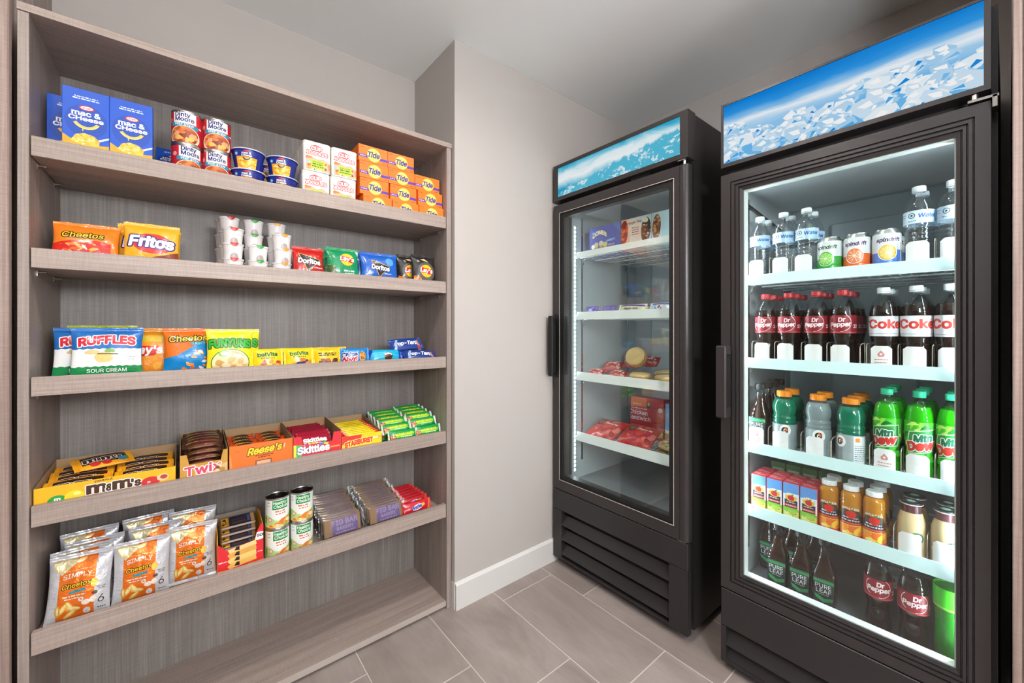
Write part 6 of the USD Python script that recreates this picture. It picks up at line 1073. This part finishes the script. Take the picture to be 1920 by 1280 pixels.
K_cb = bar_kind('cream_ice_cream_pack', 'ice cream', 0.150, 0.056, 0.030, '#e2d6b0', Art().add(text('Häagen-Dazs', 0.010, 0.0, 0.026, sx=0.8), '#4a3a6a').add(poly((-0.07, 0.05), (0.07, 0.05), (0.07, 0.040), (-0.07, 0.046)), '#5a4696'), 42)
K_cb.put(mat4((1.580, 1.085, F2 + 0.004), yaw=YAW, tilt=22), 'cream and purple ice cream pack in the middle of the second freezer shelf'); K_cb.put(mat4((1.66, 1.06, F2 + 0.004), yaw=YAW + 6, tilt=30), 'cream and purple ice cream pack behind the middle one')
K_wb = bar_kind('white_ice_cream_pack', 'ice cream', 0.120, 0.056, 0.030, '#dfe6ee', Art().food(rect(-0.05, 0.006, 0.05, 0.04), ['#b0453c', '#5a7ac8', '#e9c9a0', '#ffffff'], 16, 0.007, 3).add(poly((-0.06, 0.05), (0.06, 0.05), (0.06, 0.042), (-0.06, 0.044)), '#4a4a9a'), 43)
K_wb.put(mat4((1.578, 0.935, F2 + 0.004), yaw=YAW, tilt=24), 'white ice cream pack with coloured specks, right end of the second freezer shelf')
def wrap_food(kind):
    """sandwich or pizza in clear film"""
    def go(p):
        r = np.random.default_rng(9)
        if kind == 'sandwich':
            pr = smooth_prof([(0, 0.0), (0.036, 0.0), (0.046, 0.006), (0.047, 0.014), (0.045, 0.018)], 4); obj(p, 'bun_bottom', lathe(pr.tolist() + [(0, 0.018)], 30), 'food', color=C('#d9b069'), smooth=50)
            obj(p, 'filling', lathe([(0, 0.0182), (0.047, 0.0182), (0.049, 0.022), (0.047, 0.026), (0, 0.026)], 30), 'food', color=C('#d88a2c'), smooth=50); pr = smooth_prof([(0.045, 0.0262), (0.047, 0.032), (0.044, 0.040), (0.030, 0.045), (0, 0.046)], 4); obj(p, 'bun_top', lathe([(0, 0.0262)] + pr.tolist(), 30), 'food', color=C('#dcb676'), smooth=50)
            v, f = lathe(smooth_prof([(0, -0.001), (0.045, -0.001), (0.056, 0.012), (0.054, 0.036), (0.036, 0.049), (0, 0.0495)], 5), 40); v = np.array(v); v += 0.004 * (meshkit.noise(v * 60 + 3)[:, None] - 0.4) * v / (np.linalg.norm(v, axis=1, keepdims=True) + 1e-6); v[:, 2] = np.maximum(v[:, 2], -0.0015)
        else:
            v, f = lathe([(0, 0.0), (0.066, 0.0), (0.073, 0.006), (0.072, 0.013), (0.066, 0.014), (0.063, 0.010), (0, 0.010)], 36); obj(p, 'crust', (v, f), 'food', color=C('#cda765'), smooth=50); mb = MB(); cols = []
            for q in range(60):
                a_, d = r.uniform(0, 6.28), 0.058 * math.sqrt(r.uniform(0, 1)); s_ = trimesh.creation.icosphere(1, r.uniform(0.005, 0.010)); s_.apply_scale([1, 1, 0.4]); mb.tm(s_, trimesh.transformations.translation_matrix((d * math.cos(a_), d * math.sin(a_), 0.012))); cols += [C(('#e8d9a8', '#c8542c', '#d9b878', '#8fa070', '#f0e6c8')[q % 5])] * len(s_.vertices)
            obj(p, 'topping', mb, 'food', color=np.array(cols), smooth=True)
            v, f = lathe(smooth_prof([(0, -0.001), (0.068, -0.001), (0.084, 0.008), (0.074, 0.021), (0, 0.026)], 5), 44); v = np.array(v); v[:, 2] += 0.006 * (meshkit.noise(v * 45 + 8) - 0.4) * (v[:, 2] > 0.004)
        obj(p, 'clear_film', (v, f), 'plastic_wrap', smooth=True)
    return go
K_sw = Kind('wrapped_breakfast_sandwich', 'sandwich', wrap_food('sandwich'))
K_sw.put(mat4((1.612, 1.055, F3), yaw=10), 'film wrapped muffin sandwich lying flat at the front, left one'); K_sw.put(mat4((1.612, 0.930, F3), yaw=40), 'film wrapped muffin sandwich lying flat at the front, right one'); K_sw.put(mat4((1.685, 1.118, F3 + 0.055), yaw=YAW + 10, tilt=-62), 'film wrapped muffin sandwich propped up on edge showing its round face'); K_sw.put(mat4((1.725, 0.995, F3 + 0.004), yaw=20, tilt=8), 'film wrapped muffin sandwich tilted in the second row')
K_bu = bar_kind('red_burrito_pack', 'frozen burrito', 0.112, 0.070, 0.036, '#b8322c', Art().food(rect(-0.06, 0.01, 0.06, 0.06), ['#d8786a', '#a0241f', '#e9b8a8', '#8a1c1c'], 18, 0.010, 3, 0.6).add(squiggle(0, 0.036, 0.08, 0.012, 3), '#ead2c8'), 44)
for k, (x, y, z, ti, w) in enumerate(((1.585, 1.320, 0.0, 70, 'low at the front left'), (1.60, 1.20, 0.0, 68, 'second along the front'), (1.665, 1.27, 0.030, 60, 'second row, left'), (1.76, 1.22, 0.045, 55, 'third row'), (1.84, 1.17, 0.050, 50, 'furthest back'))): K_bu.put(mat4((x, y, F3 + z), yaw=YAW + 3 * k - 4, tilt=ti), f'red wrapped burrito on the third freezer shelf, {w}')
carton_kind('white_frozen_meal_box', 'frozen meal box', 0.15, 0.10, 0.105, '#dfe3ea', Art().add(rect(-0.07, 0.004, 0.07, 0.02), '#4a62b0').add(rect(-0.075, 0.06, -0.05, 0.105), '#b83a34').add(ell(-0.01, 0.066, 0.03, 0.022), '#c9a06a').food(ell(-0.01, 0.066, 0.028, 0.020), ['#8fae5a', '#e2c98a', '#b8603a'], 10, 0.008, 2)).put(mat4((1.76, 0.883, F3), yaw=YAW), 'white and blue frozen meal box behind the sandwiches on the right')
chick = Art().add(rect(-0.12, 0, 0.12, 0.2), '#b32028').add(poly((-0.1, 0.2), (-0.1, 0.148), (0.0, 0.155), (0.0, 0.2)), '#d8622a').add(squiggle(-0.052, 0.160, 0.05, 0.010, 3), '#e8a23a').add(ell(0.012, 0.166, 0.012, 0.018), '#2a2226').add(ell(0.012, 0.170, 0.007, 0.010), '#c9a23a').add(squiggle(-0.042, 0.140, 0.09, 0.005, 4), '#e8c0b8').add(text('Chicken', 0.0205, -0.046, 0.112, bold=False, fat=0.02), '#f2e4df').add(text('Sandwich', 0.0205, -0.040, 0.084, bold=False, fat=0.02), '#f2e4df').add(rect(-0.1, 0.05, 0.1, 0.062), '#8f2030').add(ell(0.062, 0.030, 0.040, 0.017), '#d8b25a').add(ell(0.062, 0.034, 0.036, 0.010), '#e8cf8a').add(ell(0.076, 0.148, 0.012), '#d9b8a8')
carton_kind('chicken_sandwich_box', 'frozen meal box', 0.185, 0.055, 0.20, '#b32028', chick).put(mat4((1.80, 1.147, F4), yaw=YAW, tilt=2), 'tall red chicken sandwich box standing at the back of the lowest freezer shelf')
carton_kind('blue_frozen_meal_box', 'frozen meal box', 0.16, 0.055, 0.185, '#7f9cd0', Art().add(rect(-0.08, 0.0, 0.08, 0.045), '#d8a24a').add(rect(-0.08, 0.045, 0.08, 0.06), '#eef0f4').food(rect(-0.07, 0.005, 0.07, 0.04), ['#e8c06a', '#b8703a', '#f3dfae'], 14, 0.012, 3)).put(mat4((1.80, 0.965, F4), yaw=YAW, tilt=2), 'pale blue frozen meal box next to the red chicken sandwich box')
K_rb = bag_kind('red_frozen_food_bag', 'frozen food bag', Pillow(0.178, 0.165, 0.056, seed=45, wrinkle=1.2), '#c02c28', Art().food(rect(-0.09, 0.012, 0.09, 0.15), ['#d8463c', '#a8201f', '#e0786a', '#c83a30'], 30, 0.020, 3, 0.7).add(ell(-0.04, 0.11, 0.022, 0.028), '#3a2a2a').add(ell(-0.04, 0.11, 0.016, 0.020), '#8a5a4a').add(squiggle(0.03, 0.10, 0.07, 0.012, 2), '#eacfc6'))
K_rb.put(mat4((1.585, 1.287, F4), yaw=YAW - 2, tilt=66), 'large glossy red frozen food bag at the front left of the lowest freezer shelf'); K_rb.put(mat4((1.596, 1.098, F4 + 0.002), yaw=YAW + 2, tilt=64), 'large glossy red frozen food bag lying next to the wrapped pizzas')
K_pz = Kind('wrapped_flatbread_pizza', 'pizza', wrap_food('pizza'))
K_pz.put(mat4((1.640, 0.905, F4), yaw=20), 'film wrapped round pizza lying at the front of the lowest freezer shelf'); K_pz.put(mat4((1.660, 0.908, F4 + 0.030), yaw=80, tilt=4), 'film wrapped round pizza stacked on the front pizza'); 
for lab, ps in ALL_LABELS.items():
    if len(ps) > 1: print('LABEL TWICE:', lab, ps)
    if not 4 <= len(lab.split()) <= 16: print('LABEL LENGTH:', len(lab.split()), lab)
